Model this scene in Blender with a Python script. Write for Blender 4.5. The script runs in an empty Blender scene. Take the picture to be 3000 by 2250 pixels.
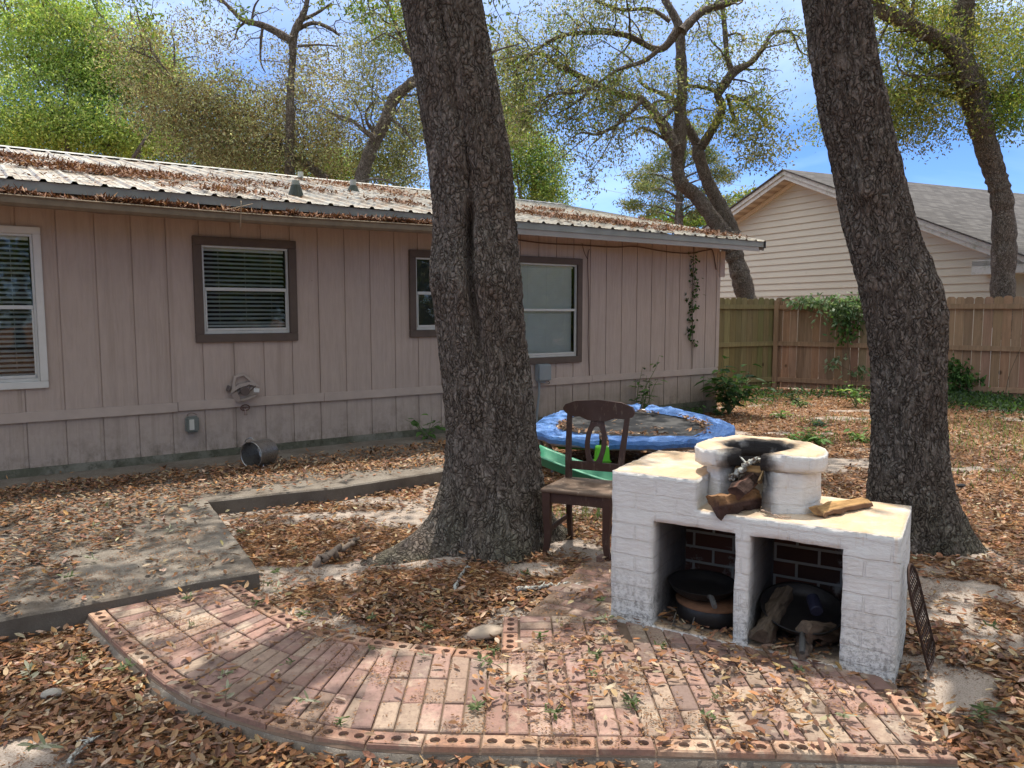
import bpy, math, random
import numpy as np
from mathutils import Vector, Matrix
R_ = math.radians
scene = bpy.context.scene
col = scene.collection
# ------------------------------------------------------------------ camera
F = 2253.0; PIT = math.atan(213 / 2253.0); H = 1.58
cam = bpy.data.cameras.new("camera"); camo = bpy.data.objects.new("camera", cam); col.objects.link(camo)
camo.location = (0, 0, H); camo.rotation_euler = (math.pi / 2 - PIT, 0, 0)
cam.sensor_fit = 'HORIZONTAL'; cam.sensor_width = 36; cam.lens = F / 3000 * 36
cam.clip_start = 0.05; cam.clip_end = 2000
scene.camera = camo
# ------------------------------------------------------------------ light
SUN_EL = R_(74)
w = bpy.data.worlds.new("World"); scene.world = w; w.use_nodes = True
nt = w.node_tree; nt.nodes.clear()
wo = nt.nodes.new('ShaderNodeOutputWorld'); bg = nt.nodes.new('ShaderNodeBackground')
sky = nt.nodes.new('ShaderNodeTexSky'); sky.sky_type = 'NISHITA'; sky.sun_disc = False
sky.sun_elevation = SUN_EL; sky.sun_rotation = 0; sky.air_density = 0.75; sky.dust_density = 0.0; sky.ozone_density = 2.0
tcw = nt.nodes.new('ShaderNodeTexCoord'); mp = nt.nodes.new('ShaderNodeMapping'); mp.inputs['Scale'].default_value = (1.6, 1.6, 5)
nz = nt.nodes.new('ShaderNodeTexNoise'); nz.inputs['Scale'].default_value = 1.7; nz.inputs['Detail'].default_value = 6; nz.inputs['Distortion'].default_value = .4
rp = nt.nodes.new('ShaderNodeValToRGB'); rp.color_ramp.elements[0].position = .42; rp.color_ramp.elements[1].position = .72
rp.color_ramp.elements[0].color = (0, 0, 0, 1); rp.color_ramp.elements[1].color = (0.55, 0.55, 0.55, 1)
mx = nt.nodes.new('ShaderNodeMix'); mx.data_type = 'RGBA'; mx.inputs[7].default_value = (10.6, 10.5, 10.6, 1)
L = nt.links.new
L(tcw.outputs['Generated'], mp.inputs[0]); L(mp.outputs[0], nz.inputs['Vector']); L(nz.outputs[0], rp.inputs[0])

sx_ = nt.nodes.new('ShaderNodeSeparateXYZ'); L(tcw.outputs['Generated'], sx_.inputs[0]); mr = nt.nodes.new('ShaderNodeMapRange'); mr.inputs[1].default_value = .22; mr.inputs[2].default_value = .75; mr.inputs[3].default_value = 0; mr.inputs[4].default_value = .85; L(sx_.outputs[2], mr.inputs[0])
mm = nt.nodes.new('ShaderNodeMath'); mm.operation = 'MAXIMUM'; L(rp.outputs[0], mm.inputs[0]); L(mr.outputs[0], mm.inputs[1]); L(mm.outputs[0], mx.inputs[0]); 
mlo = nt.nodes.new('ShaderNodeMapRange'); mlo.inputs[1].default_value = .20; mlo.inputs[2].default_value = .60; mlo.inputs[3].default_value = 1; mlo.inputs[4].default_value = 0; L(sx_.outputs[2], mlo.inputs[0])
tin = nt.nodes.new('ShaderNodeMix'); tin.data_type = 'RGBA'; tin.blend_type = 'MULTIPLY'; tin.inputs[7].default_value = (.42, .56, .80, 1); L(mlo.outputs[0], tin.inputs[0]); L(mx.outputs[2], tin.inputs[6])
L(sky.outputs[0], mx.inputs[6]); L(tin.outputs[2], bg.inputs[0])
bg.inputs[1].default_value = 0.13; L(bg.outputs[0], wo.inputs[0])
sl = bpy.data.lights.new("sun", 'SUN'); so = bpy.data.objects.new("sun", sl); col.objects.link(so)
sl.energy = 3.0; sl.angle = R_(0.5); sl.color = (1.0, .93, .82)
so.rotation_euler = (-(math.pi / 2 - SUN_EL), 0, 0); so.location = (0, 5, 30)
scene.view_settings.view_transform = 'Standard'; scene.view_settings.look = 'None'
scene.view_settings.exposure = 0.94; scene.view_settings.gamma = 1
scene.cycles.max_bounces = 6; scene.cycles.transparent_max_bounces = 8

# ------------------------------------------------------------------ pixel -> point helpers
def ray(u, v):
    a = (u - 1500) / F; b = (1125 - v) / F
    return np.array([a, math.cos(PIT) + b * math.sin(PIT), -math.sin(PIT) + b * math.cos(PIT)])
C0 = np.array([0, 0, H])
def gz(u, v, z=0.):
    r = ray(u, v); return C0 + r * ((z - H) / r[2])
def atY(u, v, Y):
    r = ray(u, v); return C0 + r * (Y / r[1])
def onplane(u, v, P, N):
    r = ray(u, v); return C0 + r * (np.dot(np.array(P) - C0, N) / np.dot(r, N))
# ------------------------------------------------------------------ noise
def _h(ix, iy, iz, s):
    n = (ix.astype(np.int64) * 374761393 + iy.astype(np.int64) * 668265263 + iz.astype(np.int64) * 2147483647 + s * 974634777) & 0xffffffff
    n = ((n ^ (n >> 13)) * 1274126177) & 0xffffffff
    n = n ^ (n >> 16)
    return (n & 0xffff) / 65535.0
def vnoise(x, y, z=None, s=0):
    x = np.asarray(x, float); y = np.asarray(y, float); z = np.zeros_like(x) if z is None else np.asarray(z, float)
    ix, iy, iz = np.floor(x), np.floor(y), np.floor(z)
    fx, fy, fz = x - ix, y - iy, z - iz
    fx, fy, fz = [t * t * (3 - 2 * t) for t in (fx, fy, fz)]
    o = 0
    for a in (0, 1):
        for b in (0, 1):
            for c in (0, 1):
                o = o + _h(ix + a, iy + b, iz + c, s) * (fx if a else 1 - fx) * (fy if b else 1 - fy) * (fz if c else 1 - fz)
    return o
def fbm(x, y, z=None, s=0, o=4):
    t = 0; a = .5; tot = 0
    for i in range(o):
        t = t + a * vnoise(np.asarray(x) * 2 ** i, np.asarray(y) * 2 ** i, None if z is None else np.asarray(z) * 2 ** i, s + i); tot += a; a *= .5
    return t / tot
def sstep(a, b, x):
    t = np.clip((x - a) / (b - a), 0, 1); return t * t * (3 - 2 * t)
def inpoly(x, y, poly):
    x = np.asarray(x); y = np.asarray(y); r = np.zeros(x.shape, bool); n = len(poly); j = n - 1
    for i in range(n):
        xi, yi = poly[i][:2]; xj, yj = poly[j][:2]
        c = ((yi > y) != (yj > y)) & (x < (xj - xi) * (y - yi) / ((yj - yi) + 1e-12) + xi)
        r ^= c; j = i
    return r
# ------------------------------------------------------------------ mesh helper
class MB:
    def __init__(s): s.v = []; s.f = []; s.n = 0; s.c = []; s.hasc = False; s.m = []
    def add(s, verts, faces, c=None, m=0):
        verts = np.asarray(verts, float).reshape(-1, 3)
        for a in (faces if isinstance(faces, list) and len(faces) and isinstance(faces[0], np.ndarray) and faces[0].ndim == 2 else [faces]):
            if isinstance(a, np.ndarray): s.f.append(a + s.n); s.m.append(np.full(len(a), m))
            else:
                for q in a: s.f.append(np.array([q]) + s.n); s.m.append(np.full(1, m))
        s.v.append(verts); s.n += len(verts)
        if c is None: s.c.append(np.ones((len(verts), 3)) * .5)
        else:
            s.hasc = True; c = np.asarray(c, float); s.c.append(np.broadcast_to(c, (len(verts), 3)))
        return s
    def box(s, x0, x1, y0, y1, z0, z1, c=None, m=0):
        v = [(x0,y0,z0),(x1,y0,z0),(x1,y1,z0),(x0,y1,z0),(x0,y0,z1),(x1,y0,z1),(x1,y1,z1),(x0,y1,z1)]
        return s.add(v, np.array([(0,3,2,1),(4,5,6,7),(0,1,5,4),(1,2,6,5),(2,3,7,6),(3,0,4,7)]), c, m)
    def obox(s, ctr, size, rot=(0, 0, 0), c=None, m=0, bev=0):
        M = Matrix.Translation(Vector(ctr)) @ (Vector((0,0,0)), __import__('mathutils').Euler(rot))[1].to_matrix().to_4x4()
        a, b, d = [t / 2 for t in size]; e = min(bev, a * .9, b * .9, d * .9)
        if e <= 0:
            v = [(i*a, j*b, k*d) for i, j, k in ((-1,-1,-1),(1,-1,-1),(1,1,-1),(-1,1,-1),(-1,-1,1),(1,-1,1),(1,1,1),(-1,1,1))]
            f = np.array([(0,3,2,1),(4,5,6,7),(0,1,5,4),(1,2,6,5),(2,3,7,6),(3,0,4,7)])
            return s.add([M @ Vector(q) for q in v], f, c, m)
        import bmesh
        bm = bmesh.new(); bmesh.ops.create_cube(bm, size=1)
        for q in bm.verts: q.co = Vector((q.co.x*2*a, q.co.y*2*b, q.co.z*2*d))
        bmesh.ops.bevel(bm, geom=bm.edges[:], offset=e, segments=2, affect='EDGES')
        bm.verts.index_update(); v = [M @ q.co for q in bm.verts]; f = [[q.index for q in p.verts] for p in bm.faces]; bm.free()
        return s.add(v, f, c, m)
    def tube(s, pts, rad, n=8, c=None, m=0, cap=True, fn=None):
        pts = np.asarray(pts, float); k = len(pts); rad = np.broadcast_to(np.asarray(rad, float), (k,))
        t = np.gradient(pts, axis=0); t /= np.linalg.norm(t, axis=1)[:, None] + 1e-9
        up = np.array([0, 1.0, 0]) if abs(t[0][1]) < .9 else np.array([1.0, 0, 0])
        a = np.cross(t[0], up); a /= np.linalg.norm(a); A = [a]
        for i in range(1, k):
            a = a - t[i] * np.dot(a, t[i]); a /= np.linalg.norm(a) + 1e-9; A.append(a)
        A = np.array(A); B = np.cross(t, A)
        th = np.arange(n) * 2 * math.pi / n
        r = rad[:, None] * np.ones(n)
        if fn is not None: r = fn(r, th, pts)
        V = pts[:, None, :] + r[:, :, None] * (np.cos(th)[None, :, None] * A[:, None, :] + np.sin(th)[None, :, None] * B[:, None, :])
        i = np.arange(k - 1)[:, None] * n; j = np.arange(n)[None, :]; j2 = (j + 1) % n
        fc = np.stack([i + j, i + j2, i + n + j2, i + n + j], -1).reshape(-1, 4)
        base = s.n; s.add(V.reshape(-1, 3), fc, c, m)
        if cap:
            for ring in (list(range(n)), list(range((k - 1) * n, k * n))):
                s.f.append(np.array([ring]) + base); s.m.append(np.full(1, m))
        return s
    def build(s, name, mats, parent=None, smooth=False, loc=None, **kw):
        me = bpy.data.meshes.new(name)
        V = np.concatenate(s.v) if s.v else np.zeros((0, 3))
        me.vertices.add(len(V)); me.vertices.foreach_set('co', V.astype(np.float32).ravel())
        li = np.concatenate([a.ravel() for a in s.f]); lt = np.concatenate([np.full(len(a), a.shape[1]) for a in s.f])
        ls = np.concatenate([[0], np.cumsum(lt)[:-1]])
        me.loops.add(len(li)); me.loops.foreach_set('vertex_index', li.astype(np.int32))
        me.polygons.add(len(lt)); me.polygons.foreach_set('loop_start', ls.astype(np.int32))
        me.polygons.foreach_set('material_index', np.concatenate(s.m).astype(np.int32))
        me.polygons.foreach_set('use_smooth', np.full(len(lt), smooth))
        if s.hasc:
            at = me.color_attributes.new('col', 'FLOAT_COLOR', 'POINT'); cc = np.ones((len(V), 4), np.float32); cc[:, :3] = np.concatenate(s.c)
            at.data.foreach_set('color', cc.ravel())
        me.update(calc_edges=True); me.validate()
        for m_ in (mats if isinstance(mats, (list, tuple)) else [mats]): me.materials.append(m_)
        o = bpy.data.objects.new(name, me); col.objects.link(o); o.parent = parent
        if loc is not None: o.location = loc
        return tag(o, **kw)
def tag(o, label=None, cat=None, group=None, kind=None):
    if label: o['label'] = label
    if cat: o['category'] = cat
    if group: o['group'] = group
    if kind: o['kind'] = kind
    return o
def empty(name, loc=(0, 0, 0), rz=0, rot=None, **kw):
    o = bpy.data.objects.new(name, None); col.objects.link(o); o.location = loc; o.rotation_euler = rot if rot else (0, 0, rz); o.empty_display_size = .1
    return tag(o, **kw)
def smoothpath(p, n=8):
    p = np.asarray(p, float); k = len(p); out = []
    for i in range(k - 1):
        a, b, c, d = p[max(i-1, 0)], p[i], p[i+1], p[min(i+2, k-1)]
        for j in range(n):
            t = j / n; out.append(.5*((2*b)+(-a+c)*t+(2*a-5*b+4*c-d)*t*t+(-a+3*b-3*c+d)*t**3))
    out.append(p[-1]); return np.array(out)
# ------------------------------------------------------------------ material helper
class T:
    def __init__(s, name, rough=.8, spec=.3, metal=0):
        s.m = bpy.data.materials.new(name); s.m.use_nodes = True; s.nt = s.m.node_tree
        s.b = s.nt.nodes['Principled BSDF']; s.out = s.nt.nodes['Material Output']
        s.b.inputs['Roughness'].default_value = rough; s.b.inputs['Specular IOR Level'].default_value = spec; s.b.inputs['Metallic'].default_value = metal
        s.tc = s.nt.nodes.new('ShaderNodeTexCoord'); s.o = s.tc.outputs['Object']
    def put(s, sock, v):
        if isinstance(v, bpy.types.NodeSocket): s.nt.links.new(v, sock)
        elif v is not None and not (sock.type == 'VECTOR' and isinstance(v, (int, float))):
            if hasattr(sock, 'default_value') and isinstance(v, (tuple, list)) and len(v) == 3 and sock.type == 'RGBA': v = (*v, 1)
            if isinstance(v, (int, float)) and sock.type == 'RGBA': v = (v, v, v, 1)
            sock.default_value = v
    def map(s, sc=(1,1,1), v=None, rot=(0,0,0)):
        n = s.nt.nodes.new('ShaderNodeMapping'); s.put(n.inputs[0], v or s.o); n.inputs['Scale'].default_value = sc; n.inputs['Rotation'].default_value = rot; return n.outputs[0]
    def noise(s, sc=5, d=4, r=.55, v=None, dist=0):
        n = s.nt.nodes.new('ShaderNodeTexNoise'); s.put(n.inputs['Vector'], v or s.o); n.inputs['Scale'].default_value = sc
        n.inputs['Detail'].default_value = d; n.inputs['Roughness'].default_value = r; n.inputs['Distortion'].default_value = dist; return n.outputs[0]
    def vor(s, sc=5, feat='F1', v=None, out='Distance', rnd=1):
        n = s.nt.nodes.new('ShaderNodeTexVoronoi'); n.feature = feat; s.put(n.inputs['Vector'], v or s.o); n.inputs['Scale'].default_value = sc
        n.inputs['Randomness'].default_value = rnd; return n.outputs[out]
    def ramp(s, f, st, interp='LINEAR'):
        n = s.nt.nodes.new('ShaderNodeValToRGB'); e = n.color_ramp.elements; n.color_ramp.interpolation = interp
        while len(e) < len(st): e.new(.5)
        for i, (p, c) in enumerate(st):
            e[i].position = p; e[i].color = (c, c, c, 1) if isinstance(c, (int, float)) else (*c, 1)
        s.put(n.inputs[0], f); return n.outputs[0]
    def mix(s, f, a, b, mode='MIX'):
        n = s.nt.nodes.new('ShaderNodeMix'); n.data_type = 'RGBA'; n.blend_type = mode; s.put(n.inputs[0], f); s.put(n.inputs[6], a); s.put(n.inputs[7], b); return n.outputs[2]
    def math(s, op, a, b=0, c=0):
        n = s.nt.nodes.new('ShaderNodeMath'); n.operation = op; s.put(n.inputs[0], a); s.put(n.inputs[1], b); s.put(n.inputs[2], c); return n.outputs[0]
    def sep(s, v=None):
        n = s.nt.nodes.new('ShaderNodeSeparateXYZ'); s.put(n.inputs[0], v or s.o); return n.outputs
    def comb(s, x=0, y=0, z=0):
        n = s.nt.nodes.new('ShaderNodeCombineXYZ'); s.put(n.inputs[0], x); s.put(n.inputs[1], y); s.put(n.inputs[2], z); return n.outputs[0]
    def vadd(s, a, b, op='ADD', sc=None):
        n = s.nt.nodes.new('ShaderNodeVectorMath'); n.operation = op; s.put(n.inputs[0], a); s.put(n.inputs[1], b)
        if sc is not None: n.inputs['Scale'].default_value = sc
        return n.outputs[0]
    def attr(s, name='col'):
        n = s.nt.nodes.new('ShaderNodeAttribute'); n.attribute_name = name; return n.outputs[0]
    def brick(s, v, w_, h_, mort=.02, c1=(1,1,1), c2=(.8,.8,.8), cm=(0,0,0), sc=1, out=0, off=.5):
        n = s.nt.nodes.new('ShaderNodeTexBrick'); s.put(n.inputs['Vector'], v); n.inputs['Scale'].default_value = sc; n.offset = off
        n.inputs['Brick Width'].default_value = w_; n.inputs['Row Height'].default_value = h_; n.inputs['Mortar Size'].default_value = mort
        n.inputs['Mortar Smooth'].default_value = .3
        s.put(n.inputs['Color1'], c1); s.put(n.inputs['Color2'], c2); s.put(n.inputs['Mortar'], cm); return n.outputs[out]
    def color(s, v): s.put(s.b.inputs['Base Color'], v); return s
    def bump(s, h, st=.3, d=.01):
        n = s.nt.nodes.new('ShaderNodeBump'); n.inputs['Strength'].default_value = st; n.inputs['Distance'].default_value = d; s.put(n.inputs['Height'], h)
        old = s.b.inputs['Normal'].links
        if old: s.nt.links.new(old[0].from_socket, n.inputs['Normal'])
        s.nt.links.new(n.outputs[0], s.b.inputs['Normal']); return s
    def rough(s, v): s.put(s.b.inputs['Roughness'], v); return s
def simple(name, c, rough=.6, metal=0, spec=.4, var=.25, nsc=20, bump=.15, bd=.003):
    t = T(name, rough, spec, metal); n = t.noise(nsc, 5)
    t.color(t.mix(n, tuple(x * (1 - var) for x in c), tuple(min(1, x * (1 + var)) for x in c)))
    if bump: t.bump(t.noise(nsc * 3, 4), bump, bd)
    return t.m
# ------------------------------------------------------------------ materials
def m_bark():
    t = T('bark', .95, .15)
    wv = t.vadd(t.o, t.vadd(t.nt.nodes.new('ShaderNodeTexNoise').outputs['Color'], (.5,.5,.5), 'SUBTRACT'), 'ADD')
    nn = [n for n in t.nt.nodes if n.bl_idname == 'ShaderNodeTexNoise'][0]; nn.inputs['Scale'].default_value = 7; nn.inputs['Detail'].default_value = 3; t.put(nn.inputs['Vector'], t.o)
    dd = t.vadd(t.vadd(nn.outputs['Color'], (.5,.5,.5), 'SUBTRACT'), 0, 'SCALE', .20)
    vv = t.vadd(t.o, dd)
    mv = t.map((38, 38, 13), vv)
    e = t.vor(1, 'DISTANCE_TO_EDGE', mv); cell = t.vor(1, 'F1', mv, 'Color')
    e2 = t.vor(2.6, 'DISTANCE_TO_EDGE', mv)
    crack = t.math('MAXIMUM', t.ramp(e, [(0, 0), (.07, .5), (.26, 1)]), t.ramp(t.noise(22, 4, .6, t.map((1, 1, .4))), [(.45, 0), (.68, .9)])); cr2 = t.ramp(e2, [(0, .35), (.14, 1)])
    big = t.noise(3.0, 5); fine = t.noise(110, 4)
    base = t.mix(t.ramp(big, [(.35, 0), (.7, 1)]), (.195, .150, .122), (.32, .275, .238))
    base = t.mix(t.sep(cell)[0], base, (.215, .185, .16)) if False else t.mix(t.math('MULTIPLY', t.sep(cell)[0], .5), base, (.39, .34, .295))
    lich = t.math('MULTIPLY', t.ramp(fine, [(.56, 0), (.64, 1)]), t.ramp(t.noise(5, 3), [(.45, 0), (.62, 1)]))
    base = t.mix(lich, base, (.38, .40, .36))
    z = t.sep()[2]
    moss = t.math('MULTIPLY', t.ramp(z, [(0, .55), (.55, 0)]), t.ramp(t.noise(6), [(.4, 0), (.6, 1)]))
    base = t.mix(moss, base, (.085, .10, .045))
    c = t.mix(crack, (.045, .034, .027), base); c = t.mix(t.math('MULTIPLY_ADD', cr2, .45, .55), (.07, .055, .045), c)
    t.color(c)
    h = t.math('ADD', t.math('MULTIPLY', crack, 1.0), t.math('MULTIPLY', cr2, .35)); h = t.math('ADD', h, t.math('MULTIPLY', fine, .35))
    t.bump(h, 1.0, .022); return t.m
BARK = m_bark()
def m_leaf(name, tr=.35, rough=.55, spec=.3):
    t = T(name, rough, spec); c = t.attr(); t.color(c)
    tn = t.nt.nodes.new('ShaderNodeBsdfTranslucent'); t.put(tn.inputs[0], t.mix(1.0, c, (1.0, 1.0, .6), 'MULTIPLY'))
    ms = t.nt.nodes.new('ShaderNodeMixShader'); ms.inputs[0].default_value = tr
    t.nt.links.new(t.b.outputs[0], ms.inputs[1]); t.nt.links.new(tn.outputs[0], ms.inputs[2]); t.nt.links.new(ms.outputs[0], t.out.inputs[0]); return t.m
LEAF = m_leaf('oak_leaf', .5); DRY = m_leaf('dry_leaf', .1, .6, .25)
def m_attr(name, rough=.8, nsc=30, amt=.3, bump=.2, bd=.004, spec=.3):
    t = T(name, rough, spec); n = t.noise(nsc, 5)
    t.color(t.mix(1.0, t.attr(), t.ramp(n, [(.25, 1 - amt), (.75, 1 + amt)]), 'MULTIPLY')); t.bump(n, bump, bd); return t.m
# --------------- ground
def m_ground():
    t = T('sand_and_litter', .95, .1)
    d = t.sep(t.attr())[0]
    nz = t.noise(1.6, 6, .7); m = t.ramp(t.math('ADD', d, t.math('MULTIPLY', t.math('SUBTRACT', t.noise(14, 5, .7), .5), .7)), [(.38, 0), (.55, 1)])
    sand = t.mix(t.noise(9, 6, .7), (.26, .21, .175), (.47, .405, .355)); sand = t.mix(t.ramp(t.noise(160, 3), [(.5, 0), (.66, 1)]), sand, (.2, .15, .11))
    mv = t.map((1, 2.2, 1), t.vadd(t.o, t.vadd(t.noise(4), 0, 'SCALE', .6)))
    cel = t.vor(34, 'F1', mv, 'Color'); cs = t.sep(cel)
    lit = t.ramp(cs[0], [(0, (.10, .048, .026)), (.35, (.20, .09, .045)), (.65, (.33, .165, .08)), (.9, (.42, .25, .13)), (1, (.52, .38, .24))])
    lit = t.mix(t.ramp(t.vor(34, 'DISTANCE_TO_EDGE', mv), [(0, .75), (.12, 0)]), lit, (.05, .028, .018))
    t.color(t.mix(m, sand, lit))
    t.bump(t.math('ADD', t.math('MULTIPLY', t.vor(34, 'F1', mv), m), t.math('MULTIPLY', t.noise(60, 4), .5)), .7, .012); return t.m
def m_concrete():
    t = T('old_concrete', .92, .15)
    n = t.noise(3, 7, .65); c = t.mix(n, (.13, .112, .095), (.26, .23, .195)); c = t.mix(t.ramp(t.noise(90, 3), [(.58, 0), (.70, .7)]), c, (.48, .43, .37))
    c = t.mix(t.ramp(t.noise(2.6, 8, .75), [(.45, 0), (.62, .8)]), c, (.12, .095, .075))
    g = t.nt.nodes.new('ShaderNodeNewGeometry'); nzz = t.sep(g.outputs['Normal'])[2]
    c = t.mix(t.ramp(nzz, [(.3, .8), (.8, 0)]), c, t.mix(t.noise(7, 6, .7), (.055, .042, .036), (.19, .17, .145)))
    t.color(c); t.bump(t.noise(120, 4), .5, .006); return t.m
def m_brickpave():
    t = T('paving_brick', .9, .2)
    c = t.attr(); n = t.noise(11, 6, .65); c = t.mix(t.ramp(n, [(.35, 0), (.75, .5)]), c, (.15, .10, .085))
    c = t.mix(t.ramp(t.noise(24, 6, .75), [(.48, 0), (.62, .55)]), c, (.22, .155, .125))
    st = t.math('MULTIPLY', t.ramp(t.noise(5, 7, .75), [(.50, 0), (.62, .75)]), t.ramp(t.noise(1.6, 3), [(.40, .25), (.6, 1)]))
    c = t.mix(st, c, (.50, .42, .32)); c = t.mix(t.ramp(t.noise(45, 5, .7), [(.5, 0), (.75, .6)]), c, (.13, .085, .07))
    t.color(c); t.bump(t.noise(50, 6, .7), .55, .006); t.bump(t.noise(7, 3), .3, .01); return t.m
GROUND, CONC, PAVE = m_ground(), m_concrete(), m_brickpave()
# ------------------------------------------------------------------ layout
OUT = [(-2.16,3.78),(-1.98,3.58),(-1.80,3.39),(-1.51,3.11),(-1.34,2.96),(-1.17,2.85),(-.97,2.745),(-.81,2.675),(-.6,2.61),(-.4,2.585),(.02,2.57),(.6,2.555),(1.05,2.53),(1.535,2.505)]
INN = [(-1.57,4.26),(-1.40,4.05),(-1.19,3.83),(-1.02,3.68),(-.82,3.56),(-.67,3.5),(-.47,3.43),(-.26,3.38),(-.05,3.35)]
SLAB = [(-7.5,.2),(-3.3,3.04),(-2.48,3.58),(-2.02,3.89),(-1.74,4.11),(-1.44,4.28),(-2.38,5.92),(-1.44,6.41),(-.58,7.12),(-.35,7.32),(.35,8.5),(-.2,9.75),(-9.5,3.2)]
th = R_(54.6); HD = np.array([math.sin(th), math.cos(th), 0]); HN = np.array([math.cos(th), -math.sin(th), 0])
HA = np.array([-4.523, 6.684, 0])
PATIO = OUT + [(1.58,3.02),(1.66,3.2),(1.3,3.6),(.75,4.75),(.45,4.6),(.30,4.33),(.03,3.73),(-.05,3.74)] + INN[::-1]
TREE1 = np.array([-.13, 5.12]); TREE2 = np.array([2.70, 5.10])
def sandden(x, y):
    d = .88 - .62 * sstep(.54, .72, fbm(x * 1.7 + 3, y * 2.2, s=5, o=5)) 
    for cx, cy, rx, ry, a in ((-.62,4.72,.42,.16,.9),(.12,4.55,.22,.12,.8),(-1.75,2.5,.5,.16,.7),(-1.45,3.1,.14,.2,.7),(-.9,2.5,.5,.07,.6),(.35,4.95,.3,.3,.5),(2.3,3.6,.4,.3,.5),(1.9,3.1,.12,.35,.7),(.6,2.45,1.3,.06,.8),
                              (2.6,3.0,.3,.5,.45),(-1.0,5.6,.8,.25,.45),(3.4,4.6,.7,.5,.5),(2.0,4.6,.6,.4,.5),(-.1,3.75,.12,.12,.6),(.9,4.9,.3,.3,.5),(3.7,7.5,1.2,.7,.35)):
        d = d - a * np.exp(-(((x - cx) / rx) ** 2 + ((y - cy) / ry) ** 2))
    return np.clip(d, 0, 1)
def gheight(x, y):
    h = .03 * (fbm(x * .6, y * .6, s=9) - .5) + .012 * (fbm(x * 3, y * 3, s=12) - .5)
    for (tx, ty), a in ((TREE1, .05), (TREE2, .05)): h = h + a * np.exp(-(((x - tx) ** 2 + (y - ty) ** 2) / .6))
    near = sstep(.0, 1.0, np.abs(y - 3.3) / 3); return h - .018
# ground mesh: fine near, coarse far
def axis(lo, hi, f0, f1, st, big):
    a = list(np.arange(f0, f1, st)); v = f0; b = []
    while v > lo: st2 = max(st, (f0 - v) * .15 + st); v -= st2; b.append(v)
    v = f1; c = [f1]
    while v < hi: st2 = max(st, (v - f1) * .15 + st); v += st2; c.append(v)
    return np.array(b[::-1] + a + c)
gx = axis(-400, 400, -4, 8, .06, 0); gy = axis(-60, 700, 1, 12, .06, 0)
X, Y = np.meshgrid(gx, gy); Zg = gheight(X, Y)
i = np.arange(len(gy) - 1)[:, None] * len(gx); j = np.arange(len(gx) - 1)[None]
fc = np.stack([i + j, i + j + 1, i + len(gx) + j + 1, i + len(gx) + j], -1).reshape(-1, 4)
g = MB(); dn = sandden(X, Y).ravel(); g.add(np.stack([X.ravel(), Y.ravel(), Zg.ravel()], 1), fc, np.repeat(dn[:, None], 3, 1))
g.build('ground', GROUND, smooth=True, kind='structure')
# concrete slab
def poly_prism(mb, poly, z0, z1, c=None, m=0, wob=0, sub=0):
    P = []
    for k in range(len(poly)):
        a, b = np.array(poly[k]), np.array(poly[(k + 1) % len(poly)]); n = max(1, int(np.linalg.norm(b - a) / sub)) if sub else 1
        for q in range(n): P.append(a + (b - a) * q / n)
    P = np.array(P); n = len(P)
    if wob: P = P + (np.stack([vnoise(P[:,0]*9, P[:,1]*9, s=3), vnoise(P[:,0]*9, P[:,1]*9, s=4)], 1) - .5) * wob
    ctr = P.mean(0); e = .012
    nx = np.roll(P, -1, 0) - np.roll(P, 1, 0); nrm = np.stack([nx[:,1], -nx[:,0]], 1); nrm /= np.linalg.norm(nrm, axis=1)[:, None] + 1e-9
    if not inpoly(np.array([P[0,0]-nrm[0,0]*.01]), np.array([P[0,1]-nrm[0,1]*.01]), P)[0]: nrm = -nrm
    Pi = P - nrm * e
    V = np.concatenate([np.c_[P, np.full(n, z0)], np.c_[P, np.full(n, z1 - e)], np.c_[Pi, np.full(n, z1)]])
    f = [[k, (k+1) % n, n + (k+1) % n, n + k] for k in range(n)] + [[n + k, n + (k+1) % n, 2*n + (k+1) % n, 2*n + k] for k in range(n)] + [list(range(2*n, 3*n))]
    mb.add(V, f, c, m)
sb = MB(); poly_prism(sb, SLAB, -.08, .1, wob=.02, sub=.12); sb.build('concrete_slab', CONC, kind='structure')
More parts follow.
